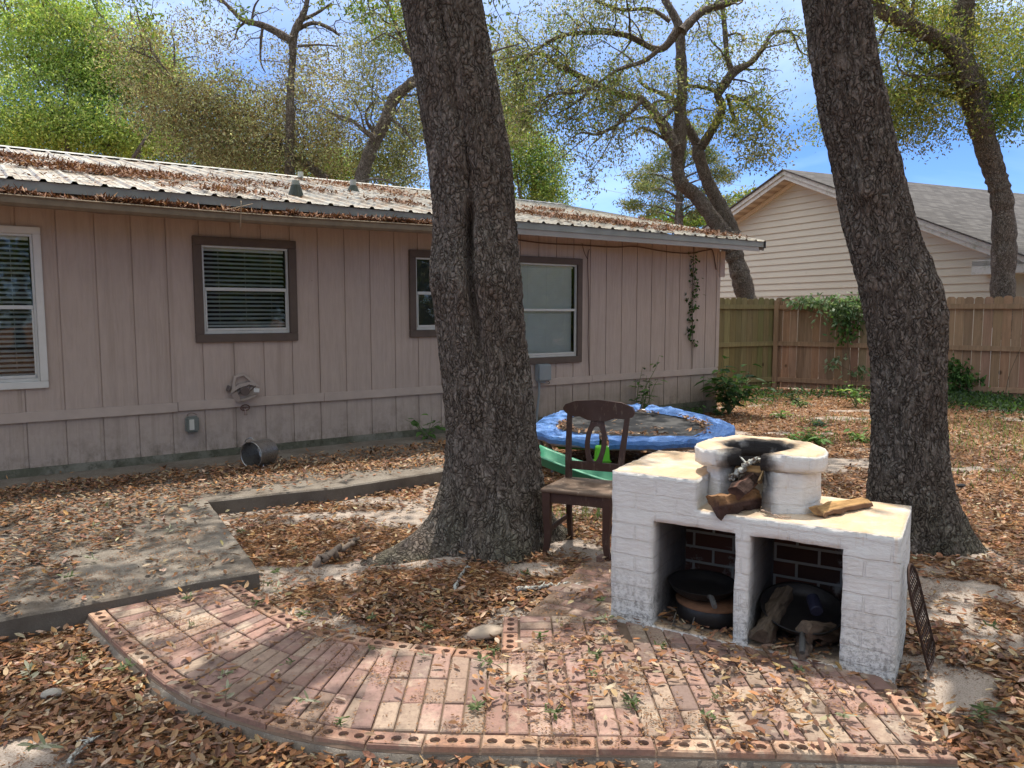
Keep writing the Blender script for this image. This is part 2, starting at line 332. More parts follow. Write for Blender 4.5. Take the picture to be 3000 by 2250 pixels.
# ------------------------------------------------------------------ brick patio
rng = np.random.default_rng(7)
BC = np.array([(.33,.195,.16),(.36,.23,.19),(.27,.165,.14),(.35,.25,.195),(.23,.165,.145),(.37,.28,.215),(.31,.20,.175),(.34,.21,.18)])
EC = np.array([(.42,.235,.16),(.38,.21,.15),(.45,.28,.19),(.33,.19,.145)])
def brick(mb, q, z0, z1, c, holes=False, shr=.004):
    q = np.array(q, float); ctr = q.mean(0); e1 = q[1] - q[0]; e2 = q[3] - q[0]
    l1, l2 = np.linalg.norm(e1), np.linalg.norm(e2)
    def P(s, t): return q[0]*(1-s)*(1-t) + q[1]*s*(1-t) + q[2]*s*t + q[3]*(1-s)*t
    a, b = shr / max(l1, .01), shr / max(l2, .01); g_, h_ = (shr + .004) / l1, (shr + .004) / l2
    tilt = rng.normal(0, .0015, 4)
    lo = [P(a, b), P(1-a, b), P(1-a, 1-b), P(a, 1-b)]; hi = [P(g_, h_), P(1-g_, h_), P(1-g_, 1-h_), P(g_, 1-h_)]
    V = [(*p, z0) for p in lo] + [(*p, z1 - .004 + t) for p, t in zip(lo, tilt)] + [(*p, z1 + t) for p, t in zip(hi, tilt)]
    f = []
    for k in range(4): k2 = (k + 1) % 4; f += [[k, k2, 4 + k2, 4 + k], [4 + k, 4 + k2, 8 + k2, 8 + k]]
    if not holes: f.append([8, 9, 10, 11]); mb.add(V, f, c); return
    mb.add(V, f, c)
    for k in range(3):   # cell with oval core hole
        s0, s1 = g_ + (1 - 2*g_) * k / 3, g_ + (1 - 2*g_) * (k + 1) / 3; sm = (s0 + s1) / 2; t0, t1, tm = h_, 1 - h_, .5
        per = [(s1, tm), (s1, t1), (sm, t1), (s0, t1), (s0, tm), (s0, t0), (sm, t0), (s1, t0)]
        rs = .017 / l1; rt = .019 / l2
        hol = [(sm + rs * 1.2 * math.cos(w_), tm + rt * math.sin(w_)) for w_ in np.arange(8) * math.pi / 4]
        vv = [(*P(*p), z1) for p in per] + [(*P(*p), z1 - .001) for p in hol] + [(*P(*p), z1 - .035) for p in hol]
        ff = [[w_, (w_+1) % 8, 8 + (w_+1) % 8, 8 + w_] for w_ in range(8)] + [[8 + w_, 8 + (w_+1) % 8, 16 + (w_+1) % 8, 16 + w_] for w_ in range(8)] + [list(range(16, 24))]
        cc = np.tile(np.array(c), (24, 1)); cc[16:] = (.06, .035, .025); mb.add(vv, ff, cc)
def resample(poly, step=None, n=None):
    p = np.array(poly, float); d = np.r_[0, np.cumsum(np.linalg.norm(np.diff(p, axis=0), axis=1))]
    k = n or max(1, int(round(d[-1] / step))); s = np.linspace(0, d[-1], k + 1)
    return np.stack([np.interp(s, d, p[:, 0]), np.interp(s, d, p[:, 1])], 1)
def offset(p, w_):
    t = np.gradient(p, axis=0); t /= np.linalg.norm(t, axis=1)[:, None]; return p + np.stack([-t[:, 1], t[:, 0]], 1) * w_
ed = MB(); fl = MB(); ZP = .052
def edge_course(path, w_, flip=1, hl=True, cols=EC, z=ZP):
    p = resample(path, .203); o = offset(p, w_ * flip)
    for k in range(len(p) - 1):
        brick(ed, [p[k], p[k+1], o[k+1], o[k]], -.05, z + rng.normal(0, .002), cols[rng.integers(len(cols))] * rng.uniform(.88, 1.1), holes=hl)
    return o
o_out = edge_course(OUT, .088)
o_inn = edge_course(INN, .088, -1)
edge_course([(-.05,3.36),(-.045,3.74)], .08, -1)
edge_course([(1.45,2.60),(1.51,3.0)], .085, -1)
outi = resample([tuple(q) for q in offset(resample(OUT[:9], n=40), .09)], n=60); inni = resample([tuple(q) for q in offset(resample(INN, n=40), -.09)] + [], n=60)
# curved walk: fan of soldier bricks
def col_bricks(a, b, a2, b2, n):
    for k in range(n):
        s0, s1 = k / n, (k + 1) / n; c = BC[rng.integers(len(BC))] * rng.uniform(.8, 1.2)
        brick(fl, [a+(b-a)*s0, a2+(b2-a2)*s0, a2+(b2-a2)*s1, a+(b-a)*s1], -.05, ZP - .002 + rng.normal(0, .0022), c, shr=.0035)
OA = resample([tuple(q) for q in outi], .083); n_ = len(OA) - 1
II = resample([tuple(q) for q in inni if q[0] < -.50], n=n_)
for k in range(n_):
    L_ = np.linalg.norm(OA[k] - II[k]); nb = max(2, int(round(L_ / .2)))
    col_bricks(OA[k], II[k], OA[k+1], II[k+1], nb)
# straight field
xs = np.arange(-.6, 1.62, .083)
def ylow(x): return np.interp(x, [-.6, 1.535], [2.70, 2.597])
for k in range(len(xs) - 1):
    x0, x1 = xs[k], xs[k+1]; yt = 3.345 if x0 < .52 else (np.interp(x0, [.52, 1.3, 1.7], [4.1, 3.65, 3.35]))
    if x0 < -.1: yt = np.interp(x0, [-.6, -.45, -.26, -.05], [3.41, 3.345, 3.30, 3.26])
    if x0 > 1.44: y0_ = 3.0
    else: y0_ = ylow(x0)
    off = 0; y = y0_
    while y < yt - .04:
        y1 = min(y + .2, yt); 
        if yt - y1 < .06: y1 = yt
        sh = .03 * math.sin(x0 * .8); brick(fl, [(x0, y), (x1, y), (x1, y1), (x0, y1)], -.05, ZP - .002 + rng.normal(0, .002), BC[rng.integers(len(BC))] * rng.uniform(.8, 1.2), shr=.0035); y = y1
y = 3.35
while y < 3.74:
    x = .035
    while x < .51: brick(fl, [(x, y), (x + .16, y), (x + .16, y + .08), (x, y + .08)], -.05, ZP - .002 + rng.normal(0, .002), BC[rng.integers(len(BC))] * rng.uniform(.8, 1.15), shr=.0035); x += .161
    y += .0805
# diagonal part under the chair
a0 = np.array([.05, 3.76]); dx_ = np.array([.86, -.51]); dy_ = np.array([.51, .86])
for r in range(14):
    for q in range(-3, 7):
        p0 = a0 + dx_ * (q * .165 + (r % 2) * .08) + dy_ * (r * .083); c4 = [p0, p0 + dx_ * .164, p0 + dx_ * .164 + dy_ * .082, p0 + dy_ * .082]
        m_ = np.mean(c4, 0)
        if m_[1] > 3.79 and m_[0] > .07 + (m_[1] - 3.75) * .52 and m_[0] < .9 + r * .03 and m_[1] < 4.78: brick(fl, c4, -.05, ZP - .012 + rng.normal(0, .002), BC[rng.integers(len(BC))] * rng.uniform(.75, 1.1), shr=.0035)
fl.build('brick_patio', PAVE, kind='structure'); ed.build('brick_edging', PAVE, kind='structure')
bs = MB(); poly_prism(bs, [tuple(q) for q in PATIO], -.05, ZP - .016); bs.build('patio_bedding_sand', simple('joint_sand', (.16, .11, .08), .95, nsc=60), kind='structure')
mt = MB(); p = resample(OUT, .03); o1 = p - (offset(p, .02) - p) * (.35 + .8 * vnoise(p[:,0]*14, p[:,1]*14)[:, None]); n = len(p)
mt.add(np.concatenate([np.c_[p, np.full(n, .022)], np.c_[o1, np.full(n, .008)], np.c_[o1*1.0 - (offset(p,.012)-p), np.full(n, -.03)]]), np.array([[r*n + k, r*n + k + 1, (r+1)*n + k + 1, (r+1)*n + k] for r in range(2) for k in range(n - 1)]))
mt.build('edging_mortar', CONC, kind='structure', smooth=True)
# ------------------------------------------------------------------ ranch house
def m_siding(name, base, mild=0.0):
    t = T(name, .8, .25)
    wv = t.map((1, 1, .12)); n = t.noise(26, 6, .65, wv, .6); w2 = t.noise(3.0, 4)
    c = t.mix(w2, tuple(x * .9 for x in base), tuple(x * 1.08 for x in base))
    c = t.mix(t.ramp(n, [(.3, .28), (.6, 0)]), c, tuple(x * .62 for x in base))
    z = t.sep()[2]
    # dirt splash near the slab
    f = t.math('MULTIPLY', t.ramp(z, [(.0, 1), (.18, 1), (.62, .12), (.9, 0)]), t.ramp(t.noise(5, 7, .75), [(.46, 0), (.74, .75)]))
    c = t.mix(f, c, (.15, .115, .08))
    x = t.sep()[0]; g_ = t.math('MULTIPLY', t.ramp(z, [(.0, 1), (.4, .8), (.66, 0)]), t.ramp(t.math('MULTIPLY', x, .1), [(.45, .0), (.6, .75)]))
    c = t.mix(t.math('MULTIPLY', g_, t.noise(4, 5)), c, (.13, .115, .07))
    f2 = t.math('MULTIPLY', t.ramp(z, [(.15, .8), (.21, .6), (.34, 0)]), t.ramp(t.noise(9, 7, .75, t.map((1, 1, .5))), [(.48, 0), (.68, 1)])); c = t.mix(f2, c, (.09, .07, .045))
    ch = t.ramp(t.noise(7.5, 7, .8, t.map((1, 1, .5))), [(.715, 0), (.73, .8)]); c = t.mix(ch, c, (.12, .075, .05))
    nl = t.ramp(t.vor(3.2, 'F1', t.map((1, 0, 1))), [(.018, .85), (.026, 0)]); c = t.mix(nl, c, (.10, .06, .045))
    stk = t.math('MULTIPLY', t.ramp(t.noise(1, 5, .7, t.map((9, 1, .35))), [(.52, 0), (.72, .4)]), 1); c = t.mix(stk, c, (.24, .18, .14))
    t.color(c); t.bump(n, .8, .007); return t.m
PINK = m_siding('pink_siding_paint', (.46, .365, .315))
TRIM = simple('pink_trim_paint', (.45, .36, .312), .8, nsc=6, var=.18, bump=.3)
BROWN = simple('brown_casing_paint', (.105, .075, .06), .7, nsc=12); WHITE = simple('white_casing_paint', (.62, .60, .57), .6, nsc=10, var=.12)
ALU = simple('aluminium_sash', (.55, .55, .53), .45, .3, nsc=12, var=.15); FASC = simple('grey_fascia_metal', (.30, .31, .29), .55, .2, nsc=5, var=.3)
GUT = simple('stained_gutter', (.19, .145, .10), .8, nsc=9, var=.45); LF = simple('pinkish_fascia', (.36, .33, .31), .65, nsc=5, var=.15)
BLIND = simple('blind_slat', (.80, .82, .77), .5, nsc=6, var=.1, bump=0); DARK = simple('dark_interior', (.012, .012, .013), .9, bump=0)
def m_glass():
    t = T('window_glass', .02); fr = t.nt.nodes.new('ShaderNodeFresnel'); fr.inputs[0].default_value = 1.65
    tr = t.nt.nodes.new('ShaderNodeBsdfTransparent'); tr.inputs[0].default_value = (.93, .95, .93, 1); gl = t.nt.nodes.new('ShaderNodeBsdfGlossy'); gl.inputs['Roughness'].default_value = .02
    bn = t.nt.nodes.new('ShaderNodeBump'); bn.inputs['Strength'].default_value = .05; bn.inputs['Distance'].default_value = .02; t.put(bn.inputs['Height'], t.noise(2.5, 2)); t.nt.links.new(bn.outputs[0], gl.inputs['Normal'])
    ms = t.nt.nodes.new('ShaderNodeMixShader'); t.nt.links.new(fr.outputs[0], ms.inputs[0]); t.nt.links.new(tr.outputs[0], ms.inputs[1]); t.nt.links.new(gl.outputs[0], ms.inputs[2]); t.nt.links.new(ms.outputs[0], t.out.inputs[0]); return t.m
GLASS = m_glass()
def m_roof():
    t = T('weathered_metal_roof', .5, .4, .25)
    c = t.mix(t.noise(2.2, 6, .7, t.map((1, .25, 1))), (.30, .28, .24), (.52, .50, .45)); c = t.mix(t.ramp(t.noise(7, 7, .75, t.map((1, .35, 1))), [(.45, 0), (.63, .85)]), c, (.26, .17, .10))
    x = t.sep()[0]; c = t.mix(t.ramp(t.math('MULTIPLY', x, .1), [(.45, 0), (.75, .55)]), c, (.30, .29, .25))
    t.color(c); t.bump(t.noise(30, 4), .2, .003); return t.m
ROOFM = m_roof()
house = empty('ranch_house', tuple(HA), math.atan2(HD[1], HD[0]), label='low pink ranch house with vertical board siding, metal roof and four windows', cat='house')
def wl(u, v, off=0.):   # pixel -> house-local x, z on plane y = -off
    P = HA + HN * off; p = onplane(u, v, P, HN); return float((p - HA) @ HD), float(p[2])
def hworld(x, y, z): return HA + HD * x - HN * y + np.array([0, 0, z])
XL, XR = -3.2, 9.55
wins = [(-.62, .348, .955, 2.258, 'w'), (1.769, 2.640, 1.352, 2.235, 'b'), (4.155, 5.05, 1.36, 2.21, 'b'), (5.66, 6.625, .972, 2.205, 'b')]
gr = [.229 + .305 * k for k in range(-11, 16)] + [6.28 + .2975 * k for k in range(-4, 12)]
gr = sorted(g_ for g_ in gr if XL + .1 < g_ < XR - .08)
prof = [(XL, 0)]
for g_ in gr: prof += [(g_ - .036, 0), (g_ - .034, .0045), (g_ - .009, .0045), (g_ - .008, .012), (g_, .012), (g_ + .001, 0)]
prof.append((XR, 0)); pr = np.array(prof)
def wallmesh(mb, z0, z1, ops, y0=0.):
    xs = sorted(set(list(pr[:, 0]) + [a for o in ops for a in o[:2]]))
    for a, b in zip(xs[:-1], xs[1:]):
        ya, yb = np.interp([a + 1e-6, b - 1e-6], pr[:, 0], pr[:, 1]) + y0; sp = [(z0, z1)]
        for o in ops:
            if o[0] - 1e-6 <= a and b <= o[1] + 1e-6: sp = [(z0, o[2]), (o[3], z1)]
        for s0, s1 in sp: mb.add([(a, ya, s0), (b, yb, s0), (b, yb, s1), (a, ya, s1)], np.array([(0, 1, 2, 3)]))
b = MB(); wallmesh(b, .64, 2.62, wins); wallmesh(b, .175, .62, [], .004)
b.add([(XR,0,.1),(XR,9.2,.1),(XR,9.2,2.62),(XR,4.6,3.7),(XR,0,2.62)], [[0,1,2,3,4]]); b.add([(XL,0,.1),(XL,9.2,.1),(XL,9.2,2.62),(XL,4.6,3.7),(XL,0,2.62)], [[4,3,2,1,0]])
b.add([(XL,9.2,.1),(XR,9.2,.1),(XR,9.2,2.62),(XL,9.2,2.62)], [[3,2,1,0]]); b.build('siding_wall', PINK, house)
b = MB(); 
for x0, x1, dz in ((XL, 1.49, 0), (1.494, 3.0, .006), (3.003, 6.9, .003), (6.903, XR + .004, .008)): b.obox(((x0+x1)/2, -.011, .637 + dz), (x1 - x0, .022, .092), bev=.003)
b.build('belt_board', TRIM, house)
t = T('mossy_foundation', .95, .1); c = t.mix(t.noise(4, 6, .7), (.075, .075, .05), (.17, .16, .12)); c = t.mix(t.ramp(t.noise(2.4, 6, .7), [(.45, 0), (.6, .8)]), c, (.26, .24, .20)); c = t.mix(t.ramp(t.noise(9, 6, .75), [(.5, 0), (.66, .8)]), c, (.045, .042, .03)); t.color(c); t.bump(t.noise(30), .5, .01)
b = MB(); b.box(XL, XR + .02, -.004, 9.2, -.1, .174); b.build('foundation', t.m, house)
b = MB(); b.box(XR - .01, XR + .10, -.03, .0, 2.12, 2.52); b.box(XR - .055, XR + .02, -.012, -.0, .70, 2.5); b.build('corner_trim', TRIM, house)
def window(x0, x1, z0, z1, kind, blind=True, tilt=R_(25), gap=.0, curtain=None):
    cw = .085 if kind == 'b' else .062; cas = BROWN if kind == 'b' else WHITE; f = MB(); yo = -.028
    for bx in ((x0 - cw, x1 + cw, z1, z1 + cw), (x0 - cw, x1 + cw, z0 - cw, z0), (x0 - cw, x0, z0, z1), (x1, x1 + cw, z0, z1)):
        f.obox(((bx[0]+bx[1])/2, yo/2 + .003, (bx[2]+bx[3])/2), (bx[1]-bx[0]-.001, -yo + .012, bx[3]-bx[2]-.001), bev=.004)
    wn = f.build('window', cas, house)
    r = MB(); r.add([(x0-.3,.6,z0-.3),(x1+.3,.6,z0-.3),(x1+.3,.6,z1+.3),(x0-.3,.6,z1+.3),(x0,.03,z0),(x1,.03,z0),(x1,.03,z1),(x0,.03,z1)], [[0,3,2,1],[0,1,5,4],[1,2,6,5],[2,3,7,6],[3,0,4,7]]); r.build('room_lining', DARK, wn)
    s = MB(); zm = (z0 + z1) / 2 + .01; a = .022; y0, y1 = -.006, .03
    for bx in ((x0, x1, z1 - a, z1), (x0, x1, z0, z0 + a + .008), (x0, x0 + a, z0 + a, z1 - a), (x1 - a, x1, z0 + a, z1 - a), (x0 + a, x1 - a, zm - .018, zm + .016)): s.obox(((bx[0]+bx[1])/2, (y0+y1)/2, (bx[2]+bx[3])/2), (bx[1]-bx[0]-.002, y1-y0, bx[3]-bx[2]), bev=.003)
    for bx in ((x0+a, x0+a+.016, z0+a+.01, zm-.02), (x1-a-.016, x1-a, z0+a+.01, zm-.02), (x0+a, x1-a, z0+a+.009, z0+a+.036)): s.obox(((bx[0]+bx[1])/2, .0, (bx[2]+bx[3])/2), (bx[1]-bx[0]-.001, .016, bx[3]-bx[2]-.001), bev=.002)
    s.build('sash', ALU, wn)
    p = MB(); p.add([(x0+a,.018,zm),(x1-a,.018,zm),(x1-a,.018,z1-a),(x0+a,.018,z1-a)], np.array([(0,1,2,3)])); p.add([(x0+a,.006,z0+a),(x1-a,.006,z0+a),(x1-a,.006,zm),(x0+a,.006,zm)], np.array([(0,1,2,3)])); p.build('pane', GLASS, wn)
    if blind:
        q = MB(); zz = z1 - .04; pit = .043 if tilt < R_(50) else .024; hw = .025 if tilt < R_(50) else .0145
        q.box(x0 + .03, x1 - .03, .05, .09, z1 - .05, z1 - .01); k = 0
        while zz > z0 + .05 + gap:
            dy, dz = hw * math.cos(tilt), hw * math.sin(tilt); jt = .002 * math.sin(k * 2.1); k += 1
            q.add([(x0+.03,.075-dy,zz-dz),(x1-.03,.075-dy,zz-dz+jt),(x1-.03,.075,zz+.003+jt),(x0+.03,.075,zz+.003),(x0+.03,.075+dy,zz+dz),(x1-.03,.075+dy,zz+dz+jt)], np.array([(0,1,2,3),(3,2,5,4)])); zz -= pit
        q.box(x0 + .03, x1 - .03, .06, .09, zz, zz + .02)
        for xx in (x0 + .17, (x0+x1)/2, x1 - .17): q.tube([(xx, .045, z1 - .03), (xx + .002, .045, z0 + .08)], .0012, 4)
        q.build('blind', BLIND, wn)
    if curtain: q = MB(); q.box(x0 + .01, x1 - .01, .06, .065, z0, z1); q.build('shade', curtain, wn)
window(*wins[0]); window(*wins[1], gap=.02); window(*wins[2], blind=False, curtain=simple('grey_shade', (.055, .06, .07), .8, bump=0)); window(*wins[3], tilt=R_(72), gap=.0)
# roof
EY, EZ, RY, RZ, RX = -.45, 2.665, 4.6, 3.78, 10.05
sl_ = (RZ - EZ) / (RY - EY)
px = []
x = -3.4 - .074
while x < RX - .01:
    px += [(x - .030, 0), (x - .014, .021), (x + .014, .021), (x + .030, 0), (x + .075, 0), (x + .080, .005), (x + .088, 0), (x + .14, 0), (x + .145, .005), (x + .153, 0)]; x += .229
px = np.array([(-3.4, 0)] + [q for q in px if -3.4 < q[0] < RX] + [(RX, 0)])
b = MB(); rows = [EY - .03] + list(np.linspace(EY + .3, RY, 9)); n = len(px)
for sgn in (0, 1):
    V = []
    for yy in rows:
        zz = EZ + (yy - EY) * sl_; yq = yy if not sgn else 2 * RY - yy
        V.append(np.c_[px[:, 0], np.full(n, yq), zz + px[:, 1] + .008 * (vnoise(px[:, 0] * 1.2, np.full(n, yy), s=31) - .5)])
    V = np.concatenate(V); f = np.array([[r*n + k, r*n + k + 1, (r+1)*n + k + 1, (r+1)*n + k] for r in range(len(rows) - 1) for k in range(n - 1)]); b.add(V, f if not sgn else f[:, ::-1])
roof = b.build('roof', ROOFM, house)
b = MB(); b.add([(-3.4, RY-.16, RZ-.03+.02),(RX+.02, RY-.16, RZ-.03+.02),(RX+.02, RY, RZ+.035),(-3.4, RY, RZ+.035),(-3.4, RY+.16, RZ-.01),(RX+.02, RY+.16, RZ-.01)], np.array([(0,1,2,3),(3,2,5,4)])); b.build('ridge_cap', simple('ridge_metal', (.42, .41, .38), .5, .2, nsc=4), roof)
b = MB(); b.add([(-3.3,EY+.02,2.52),(RX-.1,EY+.02,2.52),(RX-.1,0.02,2.56),(-3.3,.02,2.56)], [[3,2,1,0]]); b.build('soffit', TRIM, house)
b = MB(); b.box(-3.4, RX - .01, EY - .005, EY + .02, 2.575, 2.655); b.build('fascia', FASC, house)
b = MB(); b.box(5.2, RX - .12, EY + .006, EY + .03, 2.51, 2.574); b.box(5.2, RX - .12, EY - .012, EY + .005, 2.505, 2.52); b.build('lower_fascia', LF, house)
b = MB(); b.box(RX - .012, RX + .02, EY - .02, EY + .12, 2.56, 2.66); b.build('fascia_end_cap', simple('black_cap', (.03, .03, .03), .6), house)
b = MB()  # rake board on the gable end
b.add([(RX-.03, EY, 2.52),(RX-.03, EY, 2.65),(RX-.03, RY, RZ-.01),(RX-.03, RY, RZ-.14),(RX, EY, 2.52),(RX, EY, 2.65),(RX, RY, RZ-.01),(RX, RY, RZ-.14)], [[0,1,2,3],[7,6,5,4],[0,3,7,4]]); b.build('rake_board', LF, house)
# gutter full of litter
gp = [(-.47, 2.535), (-.47, 2.46), (-.50, 2.447), (-.555, 2.447), (-.575, 2.47), (-.570, 2.515), (-.585, 2.528), (-.578, 2.536), (-.566, 2.527), (-.563, 2.475), (-.55, 2.457), (-.50, 2.457), (-.478, 2.47), (-.478, 2.535)]
b = MB(); gxs = np.linspace(-3.4, 5.15, 40); sag = lambda x: -.028 * sstep(-1.5, 2.0, x) * sstep(5.6, 2.0, x) + .03 * sstep(0, -3, x) - .0
V = np.concatenate([[(x, y, z + sag(x)) for y, z in gp] for x in gxs]); n = len(gp)
b.add(V, np.array([[r*n+k, (r+1)*n+k, (r+1)*n+(k+1) % n, r*n+(k+1) % n] for r in range(39) for k in range(n)])); b.build('gutter', GUT, house, smooth=False)
# roof vents, boxes, cables
def roofpt(u, v):
    nrm = -np.array(HN) * 0 + np.array([0, 0, 1.0]) ; N = np.array([0, 0, 1.0]) - (-HN) * sl_; P = hworld(0, EY, EZ); return onplane(u, v, P, N)
def hl(p): q = p - HA; return np.array([q @ HD, -(q @ HN), q[2]])
for (u, v, hh, bh, c) in ((881, 531, .14, .05, (.5,.52,.48)), (867, 575, .17, .12, (.28,.30,.27)), (1035, 563, .17, .09, (.4,.4,.38))):
    q = hl(roofpt(u, v)); b = MB(); b.tube([(q[0], q[1], q[2] - .05), (q[0], q[1], q[2] + hh)], .042, 14); vp = b.build('vent_pipe', simple('pipe_pvc', c, .6), house, smooth=False)
    b = MB(); b.tube([(q[0], q[1], q[2] - .04), (q[0], q[1], q[2] + .01), (q[0], q[1], q[2] + bh)], [.10, .085, .05], 16); b.build('boot', simple('vent_boot', (.05, .06, .05), .7), vp)
def cable(pts, r=.005, c=(.10, .055, .04), nm='cable'):
    b = MB(); b.tube(smoothpath(pts, 6), r, 6); return b.build(nm, simple('cable_' + nm, c, .7), house)
cp = []
for u, v in ((-200, 590), (0, 592+6), (60, 600), (200, 606), (300, 625), (450, 630), (560, 640), (700, 636), (800, 645), (1000, 655), (1150, 672), (1250, 682)): x, z = wl(u, v, .02); cp.append((x, -.02, min(z, 2.5)))
cable(cp, .006, (.22, .16, .14))
cp = []
for u, v in ((1500, 700), (1590, 712), (1700, 718), (1800, 724), (1860, 722), (1950, 737), (2020, 742), (2070, 733), (2088, 735), (2098, 790)): x, z = wl(u, v, .02); cp.append((x, -.02, z))
cable(cp, .008)
cable([(x, -.02, z) for x, z in [wl(1727, 730, .02), wl(1722, 760, .02), wl(1725, 900, .02), wl(1723, 1000, .02), wl(1727, 1100, .02)]], .006)
cable([(x, -.02, z) for x, z in [wl(1705, 712, .02), wl(1712, 740, .02), wl(1722, 760, .02)]], .004)
GREY = simple('grey_plastic', (.25, .27, .28), .55, nsc=8, var=.12)
ub = MB(); ub.obox((6.015, -.05, .775), (.215, .085, .225), bev=.012); ub.obox((6.015, -.098, .775), (.20, .016, .205), bev=.006); ub = ub.build('utility_box', GREY, house)
b = MB(); b.tube(smoothpath([(5.95, -.05, .67), (5.95, -.05, .5), (5.93, -.045, .3), (5.90, -.045, .0)], 5), .016, 8); b.obox((6.0, -.05, .652), (.09, .05, .03), bev=.005); b.build('conduit', GREY, ub)
b = MB(); b.tube(smoothpath([(6.1, -.06, .66), (6.12, -.06, .63), (6.09, -.06, .62)], 4), .004, 5); b.build('latch', simple('black_metal', (.03,.03,.03), .5), ub)
# exterior outlet box
x, z = wl(563, 1243, .04); ob = MB(); ob.obox((x, -.035, z), (.125, .07, .16), bev=.015); ob = ob.build('outlet_cover', simple('smoky_clear_cover', (.16, .17, .155), .35, nsc=15), house)
b = MB(); b.obox((x - .01, -.072, z), (.045, .01, .105), bev=.002); b.build('outlet_face', simple('outlet_face', (.55, .53, .48), .5), ob)
b = MB(); b.tube(smoothpath([(x - .03, -.03, z + .07), (x - .04, -.04, z + .10), (x, -.045, z + .115), (x + .05, -.04, z + .09)], 5), .006, 6); b.build('loop', simple('cable_loop', (.25, .18, .16), .7), ob)
# hose faucet
x, z = wl(716, 1202, .04); b = MB(); b.tube([(x, 0, z + .02), (x, -.06, z + .01), (x, -.075, z - .03)], [.014, .014, .012], 10); b.obox((x, -.078, z - .038), (.03, .03, .02), bev=.004)
fa = b.build('hose_faucet', simple('painted_brass', (.28, .2, .17), .6), house)
b = MB(); b.tube([(x + .045*math.cos(a), -.07, z + .03 + .03*math.sin(a)) for a in np.linspace(0, 2*math.pi, 16)], .006, 6); b.tube([(x, -.06, z + .01), (x, -.07, z + .03)], .005, 6); b.obox((x, -.07, z + .03), (.085, .006, .008)); b.build('handle', simple('rusty_handle', (.10, .05, .04), .7), fa)
# broken hose holder hung on the wall
hx, hz = wl(722, 1140, .06)
HB = simple('faded_taupe_plastic', (.37, .30, .26), .65, nsc=10); HDk = simple('dark_taupe_plastic', (.13, .10, .09), .7)
hh = empty('hose_holder', tuple(hworld(hx, 0, hz)), math.atan2(HD[1], HD[0]), label='broken faded taupe plastic hose holder hanging crooked on the pink wall above the faucet', cat='hose holder')
def lp(u, v, off=.1): a, b_ = wl(u, v, off); return a - hx, b_ - hz
pts = [lp(*q) for q in ((692,1103),(722,1093),(763,1131),(762,1133),(735,1128),(705,1138),(680,1155))]
inn = [lp(*q) for q in ((698,1108),(720,1102),(740,1120),(725,1122),(708,1126),(695,1134),(694,1125))]
b = MB(); n = 7; V = [(x, -.02 - .06*(1-(z+.2)/.4), z) for x, z in pts] + [(x, -.02 - .06*(1-(z+.2)/.4), z) for x, z in inn]; V += [(x, y + .02, z) for x, y, z in V]
f = []
for k in range(n): k2 = (k+1) % n; f += [[k, k2, n+k2, n+k], [2*n+k2, 2*n+k, 3*n+k, 3*n+k2], [k, 2*n+k, 2*n+k2, k2], [n+k, n+k2, 3*n+k2, 3*n+k]]
b.add(V, f); b.build('backplate', HB, hh)
rim = [lp(*q) for q in ((680,1155),(705,1138),(735,1128),(762,1133))]; low = [lp(*q) for q in ((695,1178),(716,1172),(742,1163),(762,1152))]
b = MB(); rr = resample(rim, n=12); l2 = resample(low, n=12); yr = -.10 * np.sin(np.linspace(.35, 2.8, 13)) - .05
V = np.concatenate([np.c_[rr[:,0], yr, rr[:,1]], np.c_[l2[:,0], yr*.8 - .01, l2[:,1]], np.c_[l2[:,0], yr*.3, l2[:,1] + .01], np.c_[rr[:,0], yr*.2, rr[:,1] - .02]])
b.add(V, np.array([[q*13+k, q*13+k+1, (q+1)*13+k+1, (q+1)*13+k] for q in (1, 2) for k in range(12)])); b.add(V[[0,1,2,13,14,15]], [[0,1,4,3],[1,2,5,4]]); b.add(V[[10,11,12,23,24,25]], [[0,1,4,3],[1,2,5,4]]); b.build('tray', HB, hh)
b = MB()
for q0, q1 in ((2, 5), (5, 3), (4, 8), (7, 9), (8, 11), (2, 6)): a_ = rr[q0] * .5 + l2[q0] * .5; c_ = rr[q1]; b.tube([(a_[0], -.06, a_[1]), (c_[0], -.04, c_[1])], .006, 5)
b.tube([(rr[6][0], -.03, rr[6][1]-.04), (rr[6][0], -.09, rr[6][1]-.05)], .045, 12); b.build('crank', HDk, hh)
b = MB(); x, z = lp(672, 1140); b.obox((x + .01, -.03, z), (.03, .05, .06), (0, .3, 0), bev=.006); b.tube([(x, -.03, z + .03), (x + .03, -.04, z)], .006, 5); b.build('spout', HDk, hh)
x, z = lp(751, 1143); b = MB(); b.obox((x, -.11, z), (.055, .004, .04), (0, .15, 0)); b.build('sticker', WHITE, hh)
# ------------------------------------------------------------------ steel pot lying by the wall
def lathe(mb, prof, n=32, c=None, fl_=False):
    k = len(prof); a = np.arange(n) * 2 * math.pi / n; V = np.array([[(r * math.cos(q), r * math.sin(q), z) for q in a] for r, z in prof]).reshape(-1, 3)
    mb.add(V, np.array([[i_*n + j_, i_*n + (j_+1) % n, (i_+1)*n + (j_+1) % n, (i_+1)*n + j_] for i_ in range(k - 1) for j_ in range(n)]), c); return mb
def m_steel():
    t = T('brushed_steel', .3, .5, .9); t.color(t.mix(t.noise(6, 5), (.30, .29, .28), (.5, .49, .47))); t.rough(t.ramp(t.noise(30, 4, .6, t.map((1, 1, 8))), [(.3, .22), (.7, .42)])); return t.m
STEEL = m_steel()
ctr = gz(748, 1372, .1); ax = Vector((.40, .92, 0)).normalized(); rp_ = .125
base = Vector((ctr[0], ctr[1], .1)) + Vector((0.02, .10, 0))
q_ = Vector((0, 0, 1)).rotation_difference(ax).to_euler()
